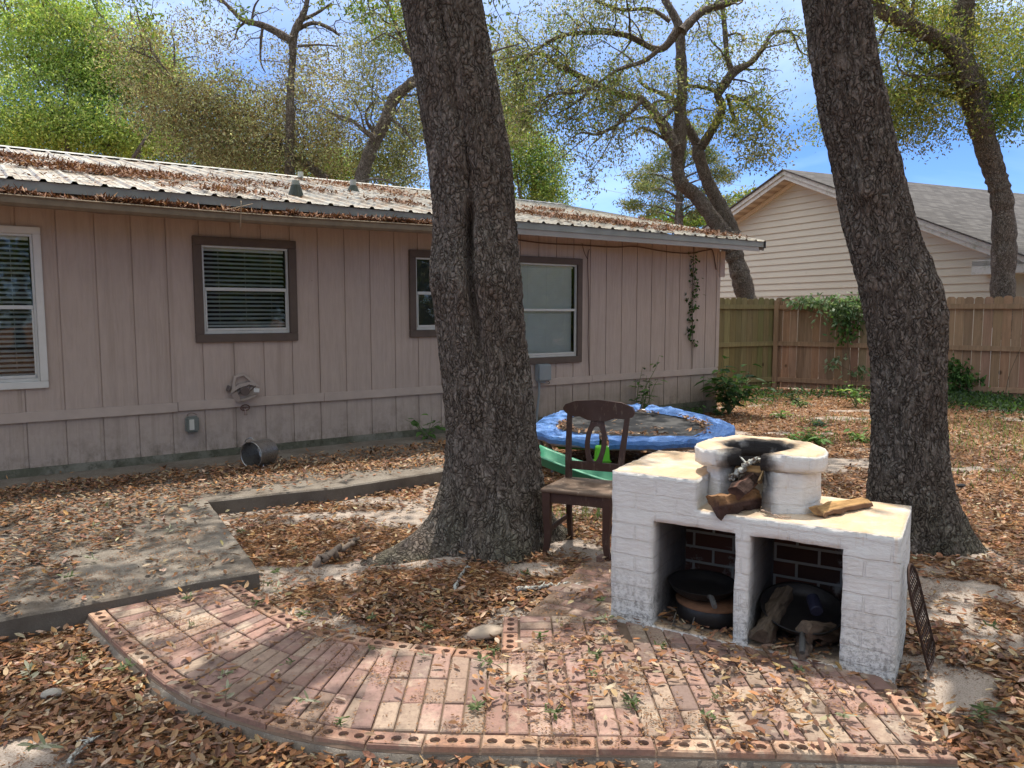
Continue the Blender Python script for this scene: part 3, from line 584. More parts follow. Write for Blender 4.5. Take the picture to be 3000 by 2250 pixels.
pot = empty('stock_pot', tuple(base + Vector((0, 0, rp_ + .004)) - ax * .13), rot=q_, label='dented stainless steel stock pot lying on its side against the house wall', cat='pot')
lathe(MB(), [(.0001,.25),(.10,.25),(.118,.245),(rp_,.225),(rp_,.01),(rp_+.006,.0),(rp_-.003,.0),(rp_-.004,.01),(rp_-.004,.22),(.10,.242),(.0001,.243)], 40).build('body', STEEL, pot, smooth=True)
for ha in (R_(222), R_(42)):
    b = MB(); hp_ = [(.125, -.05, .05), (.150, -.045, .045), (.160, -.02, .043), (.160, .02, .043), (.150, .045, .045), (.125, .05, .05)]
    b.tube(smoothpath([(x_ * math.cos(ha) - y_ * math.sin(ha), x_ * math.sin(ha) + y_ * math.cos(ha), z_) for x_, y_, z_ in hp_], 4), .005, 6); b.build('handle', STEEL, pot)
# ------------------------------------------------------------------ outdoor masonry stove
SF = np.array([.512, 3.722, 0]); SYAW = R_(-30.84)
SDX = np.array([math.cos(SYAW), math.sin(SYAW), 0]); SDY = np.array([-SDX[1], SDX[0], 0])
def m_masonry():
    t = T('whitewashed_masonry', .85, .2)
    s_ = t.sep(); g = t.nt.nodes.new('ShaderNodeNewGeometry'); up = t.sep(g.outputs['Normal'])[2]; upm = t.ramp(up, [(.55, 0), (.85, 1)])
    u = t.math('ADD', s_[0], s_[1]); wob = t.math('MULTIPLY', t.math('SUBTRACT', t.noise(7, 3), .5), .02)
    v = t.comb(u, t.math('ADD', s_[2], wob), 0)
    br = t.brick(v, .205, .0775, .006, 1, 1, 0); side = t.math('SUBTRACT', 1, upm)
    faint = t.math('MULTIPLY', t.ramp(s_[2], [(.0, 1), (.56, 1), (.60, .35)]), side)
    n = t.noise(5, 6, .6); c = t.mix(n, (.60, .585, .56), (.77, .76, .74))
    tan = t.mix(t.noise(6, 7, .7, t.map((1.6, .7, 1), rot=(0, 0, .3))), (.42, .255, .125), (.70, .56, .41)); 
    c = t.mix(t.math('MULTIPLY', upm, t.ramp(t.noise(3.2, 6, .7), [(.25, .3), (.5, .97)])), c, tan)
    # rust drips down the faces
    dr = t.math('MULTIPLY', t.ramp(t.noise(1, 4, .6, t.map((15, 15, 1.3))), [(.60, 0), (.70, .8)]), t.ramp(s_[2], [(.42, 0), (.66, .55), (.80, 1)]))
    c = t.mix(t.math('MULTIPLY', dr, side), c, (.45, .26, .10))
    # mildew near the base
    md = t.math('MULTIPLY', t.ramp(s_[2], [(.0, 1), (.12, .75), (.30, .25), (.42, 0)]), t.ramp(t.noise(38, 6, .8), [(.46, 0), (.60, .9)])); c = t.mix(md, c, (.10, .09, .08))
    c = t.mix(t.math('MULTIPLY', faint, t.math('MULTIPLY', t.math('SUBTRACT', 1, br), .16)), c, (.40, .37, .33))
    # charcoal soot round the ring mouth
    dxm = t.math('SUBTRACT', s_[0], .605); dym = t.math('SUBTRACT', s_[1], .14); rm = t.math('SQRT', t.math('ADD', t.math('MULTIPLY', dxm, dxm), t.math('MULTIPLY', dym, dym)))
    dx = t.math('SUBTRACT', s_[0], .60); dy = t.math('SUBTRACT', s_[1], .34); rr = t.math('SQRT', t.math('ADD', t.math('MULTIPLY', dx, dx), t.math('MULTIPLY', dy, dy)))
    rr = t.math('ADD', rr, t.math('MULTIPLY', t.math('SUBTRACT', t.noise(14, 5), .5), .09)); rm = t.math('ADD', rm, t.math('MULTIPLY', t.math('SUBTRACT', t.noise(14, 5), .5), .09)); so_ = t.math('MAXIMUM', t.ramp(rr, [(.155, .98), (.175, .6), (.215, 0)]), t.ramp(rm, [(.08, .98), (.11, .65), (.15, 0)]))
    c = t.mix(t.math('MULTIPLY', so_, t.ramp(s_[2], [(.62, 0), (.68, .7), (.80, 1)])), c, (.025, .022, .022))
    ins = t.math('MULTIPLY', t.math('MULTIPLY', t.ramp(s_[1], [(.03, 0), (.10, .75), (.3, .95)]), t.ramp(s_[1], [(.50, 1), (.52, 0)])), t.math('MULTIPLY', t.ramp(s_[2], [(.575, 1), (.582, 0)]), t.math('MULTIPLY', t.ramp(s_[0], [(.185, 0), (.19, 1)]), t.ramp(t.math('MULTIPLY', s_[0], .5), [(.525, 1), (.53, 0)]))))  # inside the bays: their shade put into the colour, darker with depth
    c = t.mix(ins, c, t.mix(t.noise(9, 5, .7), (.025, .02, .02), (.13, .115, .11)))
    t.color(c); h = t.math('MULTIPLY', t.math('MULTIPLY', br, faint), 1.0)
    t.bump(h, .7, .009); t.bump(t.math('ADD', t.noise(16, 6, .6, t.map((1, 1, 3))), t.math('MULTIPLY', t.noise(60, 4), .3)), .6, .012); return t.m
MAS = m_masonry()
def solid(xs, ys, zs, filled, sub=.022, amp=.008, seed=0):
    """cell solid -> exterior faces, subdivided, welded and roughened"""
    import bmesh
    bm = bmesh.new(); vd = {}
    def vv(p):
        k = tuple(round(a, 5) for a in p)
        if k not in vd: vd[k] = bm.verts.new(k)
        return vd[k]
    def fine(a):
        o = []
        for p, q in zip(a[:-1], a[1:]): n = max(1, int(math.ceil((q - p) / sub))); o += list(np.linspace(p, q, n, endpoint=False))
        return np.array(o + [a[-1]])
    fx, fy, fz = fine(xs), fine(ys), fine(zs); cx, cy, cz = [(a[:-1] + a[1:]) / 2 for a in (fx, fy, fz)]
    S = np.zeros((len(cx) + 2, len(cy) + 2, len(cz) + 2), bool)
    for i, x in enumerate(cx):
        for j, y in enumerate(cy):
            for k, z in enumerate(cz): S[i+1, j+1, k+1] = filled(x, y, z)
    for i in range(1, len(cx) + 1):
        for j in range(1, len(cy) + 1):
            for k in range(1, len(cz) + 1):
                if not S[i, j, k]: continue
                x0, x1, y0, y1, z0, z1 = fx[i-1], fx[i], fy[j-1], fy[j], fz[k-1], fz[k]
                if not S[i-1,j,k]: bm.faces.new([vv(p) for p in ((x0,y0,z0),(x0,y0,z1),(x0,y1,z1),(x0,y1,z0))])
                if not S[i+1,j,k]: bm.faces.new([vv(p) for p in ((x1,y0,z0),(x1,y1,z0),(x1,y1,z1),(x1,y0,z1))])
                if not S[i,j-1,k]: bm.faces.new([vv(p) for p in ((x0,y0,z0),(x1,y0,z0),(x1,y0,z1),(x0,y0,z1))])
                if not S[i,j+1,k]: bm.faces.new([vv(p) for p in ((x0,y1,z0),(x0,y1,z1),(x1,y1,z1),(x1,y1,z0))])
                if not S[i,j,k-1]: bm.faces.new([vv(p) for p in ((x0,y0,z0),(x0,y1,z0),(x1,y1,z0),(x1,y0,z0))])
                if not S[i,j,k+1]: bm.faces.new([vv(p) for p in ((x0,y0,z1),(x1,y0,z1),(x1,y1,z1),(x0,y1,z1))])
    es = [e for e in bm.edges if len(e.link_faces) == 2 and e.calc_face_angle(0) > 1]
    vs_ = {v for e in es for v in e.verts}; cen = {v: sum((n.other_vert(v).co for n in v.link_edges), Vector()) / len(v.link_edges) for v in vs_}
    for v in vs_: v.co = v.co.lerp(cen[v], .22)
    bm.normal_update(); bm.verts.index_update()
    P = np.array([v.co[:] for v in bm.verts]); N = np.array([v.normal[:] for v in bm.verts])
    d = (fbm(P[:,0]*9, P[:,1]*9, P[:,2]*9, s=seed, o=3) - .5) * 2 * amp + (vnoise(P[:,0]*42, P[:,1]*42, P[:,2]*42, s=seed+5) - .5) * amp * .7
    P = P + N * d[:, None]; f = [[v.index for v in p.verts] for p in bm.faces]; bm.free(); return P, np.array(f)
stove = empty('outdoor_stove', tuple(SF), SYAW, label='whitewashed brick outdoor stove with two open bays and a round fire ring on top', cat='outdoor stove')
DEP = .60
def fill(x, y, z):
    if z < .055: return False if z < .0 else (True)
    if z > .655: return x < .405 and z < .80 and y < .66 and not (x > .34 and y > .30 + (x - .34) * 0)
    if y > DEP and x > .405: return False
    if z > .575: return True
    if y > .50: return True
    return x < .195 or .59 < x < .652 or x > 1.045
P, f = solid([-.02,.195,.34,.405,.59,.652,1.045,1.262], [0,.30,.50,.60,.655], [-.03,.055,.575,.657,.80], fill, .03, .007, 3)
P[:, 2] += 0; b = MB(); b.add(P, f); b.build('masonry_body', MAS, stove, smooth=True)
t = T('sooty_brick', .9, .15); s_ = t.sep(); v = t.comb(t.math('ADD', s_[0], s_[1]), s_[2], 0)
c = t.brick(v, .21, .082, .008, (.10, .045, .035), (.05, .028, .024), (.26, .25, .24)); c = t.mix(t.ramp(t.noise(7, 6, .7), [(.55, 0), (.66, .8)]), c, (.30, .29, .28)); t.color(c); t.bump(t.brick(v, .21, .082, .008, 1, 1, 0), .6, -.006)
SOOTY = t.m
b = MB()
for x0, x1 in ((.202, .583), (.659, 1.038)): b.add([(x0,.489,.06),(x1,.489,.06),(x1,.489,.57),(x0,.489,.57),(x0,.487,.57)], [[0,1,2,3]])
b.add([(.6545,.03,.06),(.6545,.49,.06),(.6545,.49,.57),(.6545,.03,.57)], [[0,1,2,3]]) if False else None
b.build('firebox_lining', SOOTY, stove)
# fire ring: body and cap, open to the front
outer = [(.462,.075),(.395,.10),(.335,.17),(.318,.26),(.325,.38),(.375,.49),(.46,.57),(.57,.605),(.68,.60),(.79,.555),(.875,.47),(.922,.36),(.925,.24),(.90,.175),(.773,.120)]
inner = [(.665,.105),(.70,.19),(.735,.26),(.752,.33),(.74,.40),(.70,.45),(.64,.482),(.57,.482),(.50,.455),(.457,.40),(.445,.33),(.455,.27),(.50,.215),(.558,.182)]
def ringsolid(outer, inner, z0, z1, seed):
    o = resample(outer + [], n=64); i_ = resample(inner[::-1], n=64); nr, nz = 8, max(3, int((z1 - z0) / .02)); e = .010
    # section grid wrapped: top(inner->outer), outer side, bottom, inner side
    V = []; n = 65
    ts = np.linspace(0, 1, nr); zs = np.linspace(z1, z0, nz)
    for t_ in ts: zz = z1 - (e if t_ in (0., 1.) else 0); V.append(np.c_[i_ + (o - i_) * t_, np.full(n, zz)])
    for z in zs[1:]: V.append(np.c_[o, np.full(n, z)])
    for t_ in ts[::-1][1:]: V.append(np.c_[i_ + (o - i_) * t_, np.full(n, z0)])
    for z in zs[::-1][1:-1]: V.append(np.c_[i_, np.full(n, z)])
    m_ = len(V); V = np.concatenate(V); f = np.array([[r*n+k, ((r+1) % m_)*n+k, ((r+1) % m_)*n+k+1, r*n+k+1] for r in range(m_) for k in range(n - 1)])
    d = np.stack([fbm(V[:,0]*11, V[:,1]*11, V[:,2]*11, s=seed+q, o=3) - .5 for q in range(3)], 1) * .016 + np.stack([vnoise(V[:,0]*45, V[:,1]*45, V[:,2]*45, s=seed+q+7) - .5 for q in range(3)], 1) * .006
    V = V + d; return V, f, [[r*n for r in range(m_)][::-1], [r*n + n - 1 for r in range(m_)]]
V, f, caps = ringsolid(outer, inner, .852, .935, 11); b = MB(); b.add(V, [f] + [np.array([c_]) for c_ in caps]); b.build('ring_cap', MAS, stove, smooth=True)
ctr_ = np.array([.61, .34]); 
outb = [(.478,.132),(.43,.15),(.385,.22),(.362,.32),(.372,.42),(.44,.50),(.53,.55),(.62,.56),(.72,.54),(.80,.49),(.865,.42),(.892,.36),(.885,.25),(.85,.17),(.722,.110)]
innb = [(.672,.135),(.70,.19),(.735,.26),(.752,.33),(.74,.40),(.70,.45),(.64,.482),(.57,.482),(.50,.455),(.457,.40),(.445,.33),(.455,.27),(.50,.225),(.55,.19)]
V, f, caps = ringsolid(outb, innb, .64, .856, 23); b = MB(); b.add(V, [f] + [np.array([c_]) for c_ in caps]); b.build('ring_body', MAS, stove, smooth=True)
def sw(x, y, z): return SF + SDX * x + SDY * y + np.array([0, 0, z])
# ------------------------------------------------------------------ split firewood
def m_wood():
    t = T('split_wood', .85, .2); g = t.noise(9, 7, .7, t.map((.18, 1.6, 1.6)))
    c = t.mix(1.0, t.attr(), t.ramp(g, [(.3, .35), (.7, 1.6)]), 'MULTIPLY'); t.color(c); t.bump(t.noise(30, 6, .7, t.map((.15, 1.5, 1.5))), .9, .008); return t.m
WOOD = m_wood()
def log(name, loc, rot, ln, sec, label, cat='firewood', bark=(0,), cw=(.48,.30,.15), cb=(.085,.055,.04), amp=.020, seed=0, bend=0., taper=.0, group=None):
    k = 18; rg = np.random.default_rng(seed); sec = resample(sec + [sec[0]], n=20)[:-1]; n = len(sec); V = []; Cc = []
    for i_ in range(k + 1):
        s = i_ / k; x = (s - .5) * ln; sc = 1 - taper * s; p = sec * sc
        a = fbm(np.full(n, s*5), p[:,0]*22, p[:,1]*22, s=seed, o=3) - .5; x2 = x + (fbm(p[:,0]*40, p[:,1]*40, s=seed+3) - .5) * .05 * (abs(s - .5) > .45)
        r = 1 + a * amp * 60; V.append(np.c_[x2, p[:,0]*r + bend*math.sin(s*3.1), p[:,1]*r])
        isb = np.array([any(abs((q / n) - bb) < .14 or abs(q / n - bb - 1) < .14 for bb in bark) for q in range(n)])
        cc = np.where(isb[:, None], np.array(cb), np.array(cw)) * (1 + .5 * (fbm(np.full(n, s*9), p[:,0]*30, s=seed+9)[:, None] - .5)); Cc.append(cc)
    V = np.concatenate(V); f = [[a*n+q, (a+1)*n+q, (a+1)*n+(q+1) % n, a*n+(q+1) % n] for a in range(k) for q in range(n)]
    b = MB(); b.add(V, [np.array(f), np.array([list(range(n))]), np.array([list(range(k*n, k*n+n))[::-1]])], np.concatenate(Cc))
    o = b.build(name, WOOD, label=label, cat=cat, group=group); o.location = tuple(loc); o.rotation_euler = rot; return o
yw = SYAW
tri = [(-.05,-.035),(.05,-.035),(.045,.0),(.0,.05),(-.03,.03)]
log('split_log', sw(.565,.085,.705), (.5, -.02, yw + R_(62)), .27, [(-.05,-.045),(.045,-.035),(.05,.005),(.0,.055),(-.035,.02)], 'thick split log with dark end lying in the mouth of the fire ring', bark=(.1, .9), cw=(.22,.12,.06), cb=(.06,.035,.03), seed=4)
log('split_log', sw(.60,.15,.775), (1.2, -.25, yw + R_(75)), .21, [(-.035,-.03),(.035,-.03),(.03,.02),(-.02,.035)], 'dark reddish log leaning steeply in the mouth of the fire ring', bark=(.3, .6), cw=(.14,.07,.05), cb=(.05,.03,.025), seed=5)
log('split_log', sw(.58,.20,.835), (.3, .05, yw + R_(12)), .15, [(-.022,-.018),(.022,-.015),(.0,.022)], 'pale split stick laid across the top of the logs in the ring', cw=(.42,.27,.13), seed=6, amp=.01)
log('split_log', sw(.66,.20,.84), (.3, -.9, yw + R_(80)), .14, [(-.012,-.012),(.012,-.01),(.0,.014)], 'small upright stick poking out between the prongs of the ring', cw=(.26,.18,.10), seed=7)
log('split_wood', sw(1.0,.31,.685), (.15, .0, yw + R_(64) - .05), .36, [(-.045,-.016),(.03,-.018),(.05,.004),(.0,.022),(-.04,.008)], 'long flat piece of orange-brown split wood on the right of the stove top', cw=(.44,.26,.11), cb=(.14,.08,.05), seed=8, bend=.012, taper=.25)
log('split_log', sw(.735,.16,.17), (0.2, 0, yw + R_(95)), .34, tri, 'dark split log standing slanted along the left side of the right bay', cw=(.10,.075,.055), seed=9).rotation_euler = (.3, -.35, yw + R_(82))
log('split_log', sw(.97,.20,.13), (.3, .25, yw + R_(62)), .34, [(-.045,-.035),(.045,-.035),(.03,.025),(-.02,.04)], 'thick grey split log leaning in the right corner of the right bay', taper=.2, cw=(.15,.11,.08), seed=10)
log('round_log', sw(.885,.07,.085), (0, 0, yw + R_(95)), .16, [(.034*math.cos(a), .034*math.sin(a)) for a in np.linspace(0, 5.5, 9)], 'short round log end on the floor of the right bay', cw=(.12,.09,.07), seed=11)
# lichen-covered twigs
def m_lichen():
    t = T('lichen_bark', .95, .1); t.color(t.mix(t.ramp(t.noise(60, 5, .7), [(.42, 0), (.55, 1)]), (.12, .085, .065), (.44, .45, .42))); t.bump(t.noise(90, 4), .9, .01); return t.m
LICH = m_lichen()
def twig(name, pts, r, label, seed=0, cat='twig', side=5, group=None, mat_=None, fork=5):
    rg = np.random.default_rng(seed); p = smoothpath(pts, 8); k = len(p); p = p + rg.normal(0, r * .5, p.shape); p[:, 2] = np.maximum(p[:, 2], .0)
    b = MB(); b.tube(p, np.interp(np.arange(k), [0, k - 1], [r, r * .45]) * (1 + .35 * rg.random(k)), 7)
    for q in range(fork):
        i_ = rg.integers(3, k - 1); d = rg.normal(0, 1, 3); d[2] = abs(d[2]) * .3; d /= np.linalg.norm(d); l = min(r, .009) * rg.uniform(3, 7)
        b.tube([p[i_], p[i_] + d * l * .5 + (0,0,.003), p[i_] + d * l], [r * .5, r * .35, r * .15], 5)
    return b.build(name, mat_ or LICH, label=label, cat=cat, group=group, smooth=True)
twig('lichen_twig', [sw(.52,.13,.80), sw(.58,.16,.85), sw(.63,.20,.88), sw(.68,.24,.87)], .014, 'knobbly grey lichen covered twig lying over the logs in the fire ring', 3, fork=7)
twig('lichen_twig', [gz(1515,1727,.03), gz(1580,1718,.035), gz(1640,1712,.03), gz(1700,1715,.03)], .012, 'pale lichen covered branch lying on leaves in front of the wooden chair', 5)
twig('lichen_twig', [gz(1332,1722,.02), gz(1350,1690,.03), gz(1368,1658,.03)], .010, 'short lichen covered branch on the leaves in front of the big trunk', 6)
twig('lichen_twig', [gz(1408,1622,.03), gz(1430,1645,.03), gz(1456,1656,.02)], .009, 'crooked grey lichen twig at the foot of the big trunk', 7)
twig('fallen_branch', [gz(935,1645,.02), gz(960,1628,.05), gz(1000,1605,.06), gz(1048,1578,.04)], .024, 'thick broken grey branch lying on the leaves left of the big trunk', 8, cat='branch', fork=3, mat_=simple('grey_dead_wood', (.22, .17, .135), .9, nsc=15, var=.5, bump=.6, bd=.01))
twig('dead_twig', [sw(.68,.09,.675), sw(.76,.04,.668), sw(.82,.05,.668)], .004, 'thin pale dead twig on the counter under the fire ring', 9, mat_=simple('pale_twig', (.36, .26, .2), .9))
twig('lichen_twig', [gz(200,2235,.02), gz(235,2190,.02), gz(275,2160,.02)], .008, 'small lichen covered stick among leaves at the lower left', 12)
# ------------------------------------------------------------------ cookware in the bays
IRON = simple('black_iron', (.018, .017, .018), .45, .3, .5, nsc=25, var=.5, bump=.4); RUST = simple('rusty_lid', (.13, .06, .03), .8, .1, nsc=20, var=.6, bump=.5)
def pan(name, loc, rot, R, h, hang, label, cat='pan', mat_=IRON, handle=True):
    o = empty(name, tuple(loc), rot=rot, label=label, cat=cat)
    lathe(MB(), [(.0001,0),(R*.72,0),(R*.88,h*.35),(R,h),(R+.005,h+.002),(R-.004,h),(R*.86,h*.4),(R*.7,.006),(.0001,.006)], 40).build('bowl', mat_, o, smooth=True)
    if handle: b = MB(); c_, s_ = math.cos(hang), math.sin(hang); pts = [(c_*(R-.01), s_*(R-.01), h*.8), (c_*(R+.05), s_*(R+.05), h+.01), (c_*(R+.13), s_*(R+.13), h+.0)]; b.tube(smoothpath(pts, 5), [.010]*5+[.013]*5+[.012], 8); b.build('handle', simple('grey_handle', (.09,.09,.09), .5, .4), o)
    return o
ck = empty('cooking_pot', tuple(sw(.42,.24,.06)), yw, label='large round black cooking pot with rusty lid and wire bails in the left bay', cat='pot')
lathe(MB(), [(.0001,.0),(.15,.0),(.168,.02),(.172,.085),(.165,.092)], 40).build('body', IRON, ck, smooth=True)
lathe(MB(), [(.176,.088),(.176,.100),(.13,.112),(.0001,.118)], 40).build('lid', RUST, ck, smooth=True)
for dx in (-.075,): b = MB(); b.tube(smoothpath([(dx-.055,-.155,.05),(dx-.055,-.20,.01),(dx-.045,-.215,.008),(dx+.02,-.22,.006),(dx+.035,-.20,.01),(dx+.04,-.165,.05)], 5), .0035, 6); b.build('bail', simple('wire_bail', (.10,.09,.08), .4, .6), ck)
pan('frying_pan', sw(.375,.22,.188), (.03, .02, yw), .165, .05, R_(-62), 'black iron frying pan resting on the rusty pot lid in the left bay')
pan('wok', sw(.845,.23,.155), (.28, .10, yw), .185, .055, R_(-78), 'wide black steel wok tilted on logs in the right bay')
cn = MB(); lathe(cn, [(.0001,0),(.026,0),(.028,.004),(.028,.088),(.025,.092),(.025,.088),(.0001,.087)], 20); cn = cn.build('tin_can', simple('dark_blue_can', (.015,.017,.035), .5, .3, nsc=30, bump=0), label='small dark tin can with bright rim lying in the wok', cat='can'); cn.location = tuple(sw(.93,.12,.235)); cn.rotation_euler = (-1.2, .25, yw + .5)
# ------------------------------------------------------------------ grill grate leaning on the stove side
b = MB(); gr_ = empty('grill_grate', (0, 0, 0), label='rusty round-topped wire grill grate leaning against the right side of the stove', cat='grate')
g0 = gz(2500+302/1.36, 1550+575/1.36, .02); g1 = gz(2500+320/1.36, 1550+508/1.36, .02); gt = sw(1.285, .10, .47)
ex = (g1 - g0); ex = (g1 - g0) / np.linalg.norm(g1 - g0); W_ = .30; g0 = g0 - ex*0; up_ = (sw(1.285, .12, .50) - (g0 + ex * .10)); Lg = np.linalg.norm(up_); ey = up_ / Lg
rr_ = .15; per = [(rr_ + rr_*math.cos(a), Lg - rr_ + rr_*math.sin(a)) for a in np.linspace(0, math.pi, 14)]; per = [(W_, .02), (W_, .2)] + per + [(0, .2), (0, .02), (W_*.5, .0), (W_, .02)]
gp3 = lambda x, y: g0 + ex * x * .9 + ey * y
b.tube([gp3(*q) for q in resample(per, n=60)], .006, 6); b.build('rim', simple('rusty_iron', (.055,.03,.022), .8, .3, nsc=40, var=.5, bump=.5), gr_); b = MB()
nn = np.cross(ex, ey)
for k in range(1, 8):
    x = W_ * k / 8; top = Lg - rr_ + math.sqrt(max(0, rr_**2 - (x - rr_)**2)); yy = np.linspace(.01, top, 40); b.tube([gp3(x + .006*math.sin(y*50), y) + nn*.004*math.cos(y*60) for y in yy], .0022, 4, cap=False)
for k in range(1, 12):
    y = Lg * k / 12; hw = rr_ if y < Lg - rr_ else math.sqrt(max(.0001, rr_**2 - (y - Lg + rr_)**2)); b.tube([gp3(rr_ - hw, y), gp3(rr_ + hw, y + .012)], .0028, 4, cap=False)
b.build('wire_mesh', simple('rusty_wire', (.06,.035,.026), .8, .3, nsc=40, bump=0), gr_)
# ------------------------------------------------------------------ wooden chair
def m_chairwood(name, c, worn=.25):
    t = T(name, .55, .35); n = t.noise(7, 6, .7, t.map((1, 1, .25))); cc = t.mix(n, tuple(x*.65 for x in c), tuple(x*1.35 for x in c))
    cc = t.mix(t.ramp(t.noise(26, 6, .75, t.map((1, 1, .35))), [(.56, 0), (.66, worn)]), cc, (.34, .27, .21)); t.color(cc); t.rough(t.ramp(t.noise(5), [(.3, .4), (.7, .75)])); t.bump(n, .2, .003); return t.m
CW = m_chairwood('dark_stained_wood', (.055, .026, .019)); CS = m_chairwood('worn_seat_wood', (.15, .10, .07), .8)
chair = empty('wooden_chair', (.475, 4.90, .0), R_(-23), label='weathered dark brown wooden dining chair with oval back splat beside the stove', cat='chair')
b = MB(); so_ = [(-.232,-.205),(.232,-.205),(.236,-.15),(.222,.0),(.205,.20),(-.205,.20),(-.222,.0),(-.236,-.15)]
ps = resample(so_ + [so_[0]], n=56)[:-1]; n = len(ps); sag_ = lambda p: -.010 * np.exp(-((p[:,0]/.14)**2 + (p[:,1]/.13)**2))
ly = [(1.0, .437), (1.0, .452), (.985, .459), (.8, .459), (.5, .456), (.2, .452)]
V = np.concatenate([np.c_[ps * s_, np.full(n, z) + (sag_(ps * s_) if q > 2 else 0)] for q, (s_, z) in enumerate(ly)])
f = [[r*n+k, r*n+(k+1) % n, (r+1)*n+(k+1) % n, (r+1)*n+k] for r in range(5) for k in range(n)]; b.add(V, [np.array(f), np.array([list(range(n))[::-1]]), np.array([list(range(5*n, 6*n))])]); b.build('seat', CS, chair, smooth=True)
b = MB()
for p0, p1 in (((-.19,-.175),(.19,-.175)), ((-.19,.165),(.19,.165)), ((-.195,-.16),(-.185,.16)), ((.195,-.16),(.185,.16))):
    m_ = ((p0[0]+p1[0])/2, (p0[1]+p1[1])/2, .402); ln = math.hypot(p1[0]-p0[0], p1[1]-p0[1]); b.obox(m_, (ln, .02, .07), (0, 0, math.atan2(p1[1]-p0[1], p1[0]-p0[0])), bev=.002)
b.build('seat_frame', CW, chair)
def sqtube(mb, pts, w_): mb.tube(smoothpath(pts, 6), np.interp(np.linspace(0, 1, (len(pts)-1)*6+1), np.linspace(0, 1, len(w_)), w_), 4, fn=lambda r, th_, p: r)
for s_ in (-1, 1):
    b = MB(); V = []
    zz = np.linspace(0, .437, 10)
    for z in zz:
        hw = np.interp(z, [0, .08, .40, .437], [.0165, .0175, .026, .026]); ox = s_ * (.198 + .012 * math.exp(-((z - .02) / .06) ** 2) - .006 * math.exp(-((z-.16)/.08)**2)); oy = -.178 + .004
        V += [(ox-hw, oy-hw, z), (ox+hw, oy-hw, z), (ox+hw, oy+hw, z), (ox-hw, oy+hw, z)]
    b.add(V, [np.array([[r*4+k, r*4+(k+1) % 4, r*4+4+(k+1) % 4, r*4+4+k] for r in range(9) for k in range(4)]), np.array([[0,3,2,1]])]); b.build('leg', CW, chair)
    b = MB(); V = []
    path = [(0, .235), (.2, .20), (.45, .185), (.6, .20), (.80, .25), (.93, .29)]
    for z in np.linspace(0, .91, 20):
        y = np.interp(z, [a for a, _ in path], [c_ for _, c_ in path]); hw = np.interp(z, [0, .44, .93], [.014, .019, .014]); hy = hw * 1.1; ox = s_ * np.interp(z, [0, .45, .93], [.175, .175, .205])
        V += [(ox-hw, y-hy, z), (ox+hw, y-hy, z), (ox+hw, y+hy, z), (ox-hw, y+hy, z)]
    b.add(V, [np.array([[r*4+k, r*4+(k+1) % 4, r*4+4+(k+1) % 4, r*4+4+k] for r in range(19) for k in range(4)]), np.array([[0,3,2,1]]), np.array([[76,77,78,79]])]); b.build('rear_leg', CW, chair)
    b = MB(); b.obox((s_*.185, .02, .19), (.018, .37, .032), (.0, 0, 0), bev=.003); b.build('stretcher', CW, chair)
# back: crest rail, splat with oval hole, lower rail
def plate(mb, outl, z_to_y, th_=.02, hole=None):
    o = resample(outl + [outl[0]], n=72)[:-1]
    if hole is None:
        c_ = o.mean(0)
        fr = [np.c_[o[:,0], [z_to_y(z) - th_/2 for z in o[:,1]], o[:,1]], np.c_[o[:,0], [z_to_y(z) + th_/2 for z in o[:,1]], o[:,1]]]; n = len(o)
        mb.add(np.concatenate(fr), [np.array([list(range(n))[::-1]]), np.array([list(range(n, 2*n))]), np.array([[k, (k+1) % n, n+(k+1) % n, n+k] for k in range(n)])][::1]); return
    h_ = hole; n = len(h_); ang = lambda p, c_: np.arctan2(p[:,1]-c_[1], p[:,0]-c_[0]); c_ = h_.mean(0); ah = ang(h_, c_); ao = ang(o, c_); od = np.argsort(ao); oo = np.stack([np.interp(ah, np.r_[ao[od]-2*math.pi, ao[od], ao[od]+2*math.pi], np.tile(o[od, q], 3)) for q in (0, 1)], 1)
    V = []
    for P_ in (oo, h_):
        for s_ in (-1, 1): V.append(np.c_[P_[:,0], [z_to_y(z) + s_*th_/2 for z in P_[:,1]], P_[:,1]])
    V = np.concatenate(V); f = []
    for k in range(n):
        k2 = (k+1) % n; f += [[k, k2, 2*n+k2, 2*n+k], [n+k2, n+k, 3*n+k, 3*n+k2], [k2, k, n+k, n+k2], [2*n+k, 2*n+k2, 3*n+k2, 3*n+k]]
    mb.add(V, np.array(f))
zy = lambda z: float(np.interp(z, [a for a, _ in path], [c__ for _, c__ in path]))
b = MB(); plate(b, [(-.235,.895),(-.19,.865),(-.12,.868),(-.06,.845),(.06,.845),(.12,.868),(.19,.865),(.24,.88),(.252,.91),(.235,.945),(.16,.972),(0,.985),(-.16,.972),(-.235,.945),(-.252,.915)], lambda z: zy(z) - .005, .026); b.build('crest_rail', CW, chair)
hole = np.array([(.042*math.cos(a)*(1+.1*math.sin(a)), .695 + .115*math.sin(a)) for a in np.linspace(0, 2*math.pi, 41)[:-1]])
b = MB(); plate(b, [(-.045,.545),(.045,.545),(.058,.60),(.075,.68),(.070,.76),(.05,.82),(.045,.85),(-.045,.85),(-.05,.82),(-.070,.76),(-.075,.68),(-.058,.60)], zy, .016, hole); b.build('splat', CW, chair)
b = MB(); b.obox((0, zy(.545), .545), (.35, .022, .055), bev=.003); b.build('lower_rail', CW, chair)
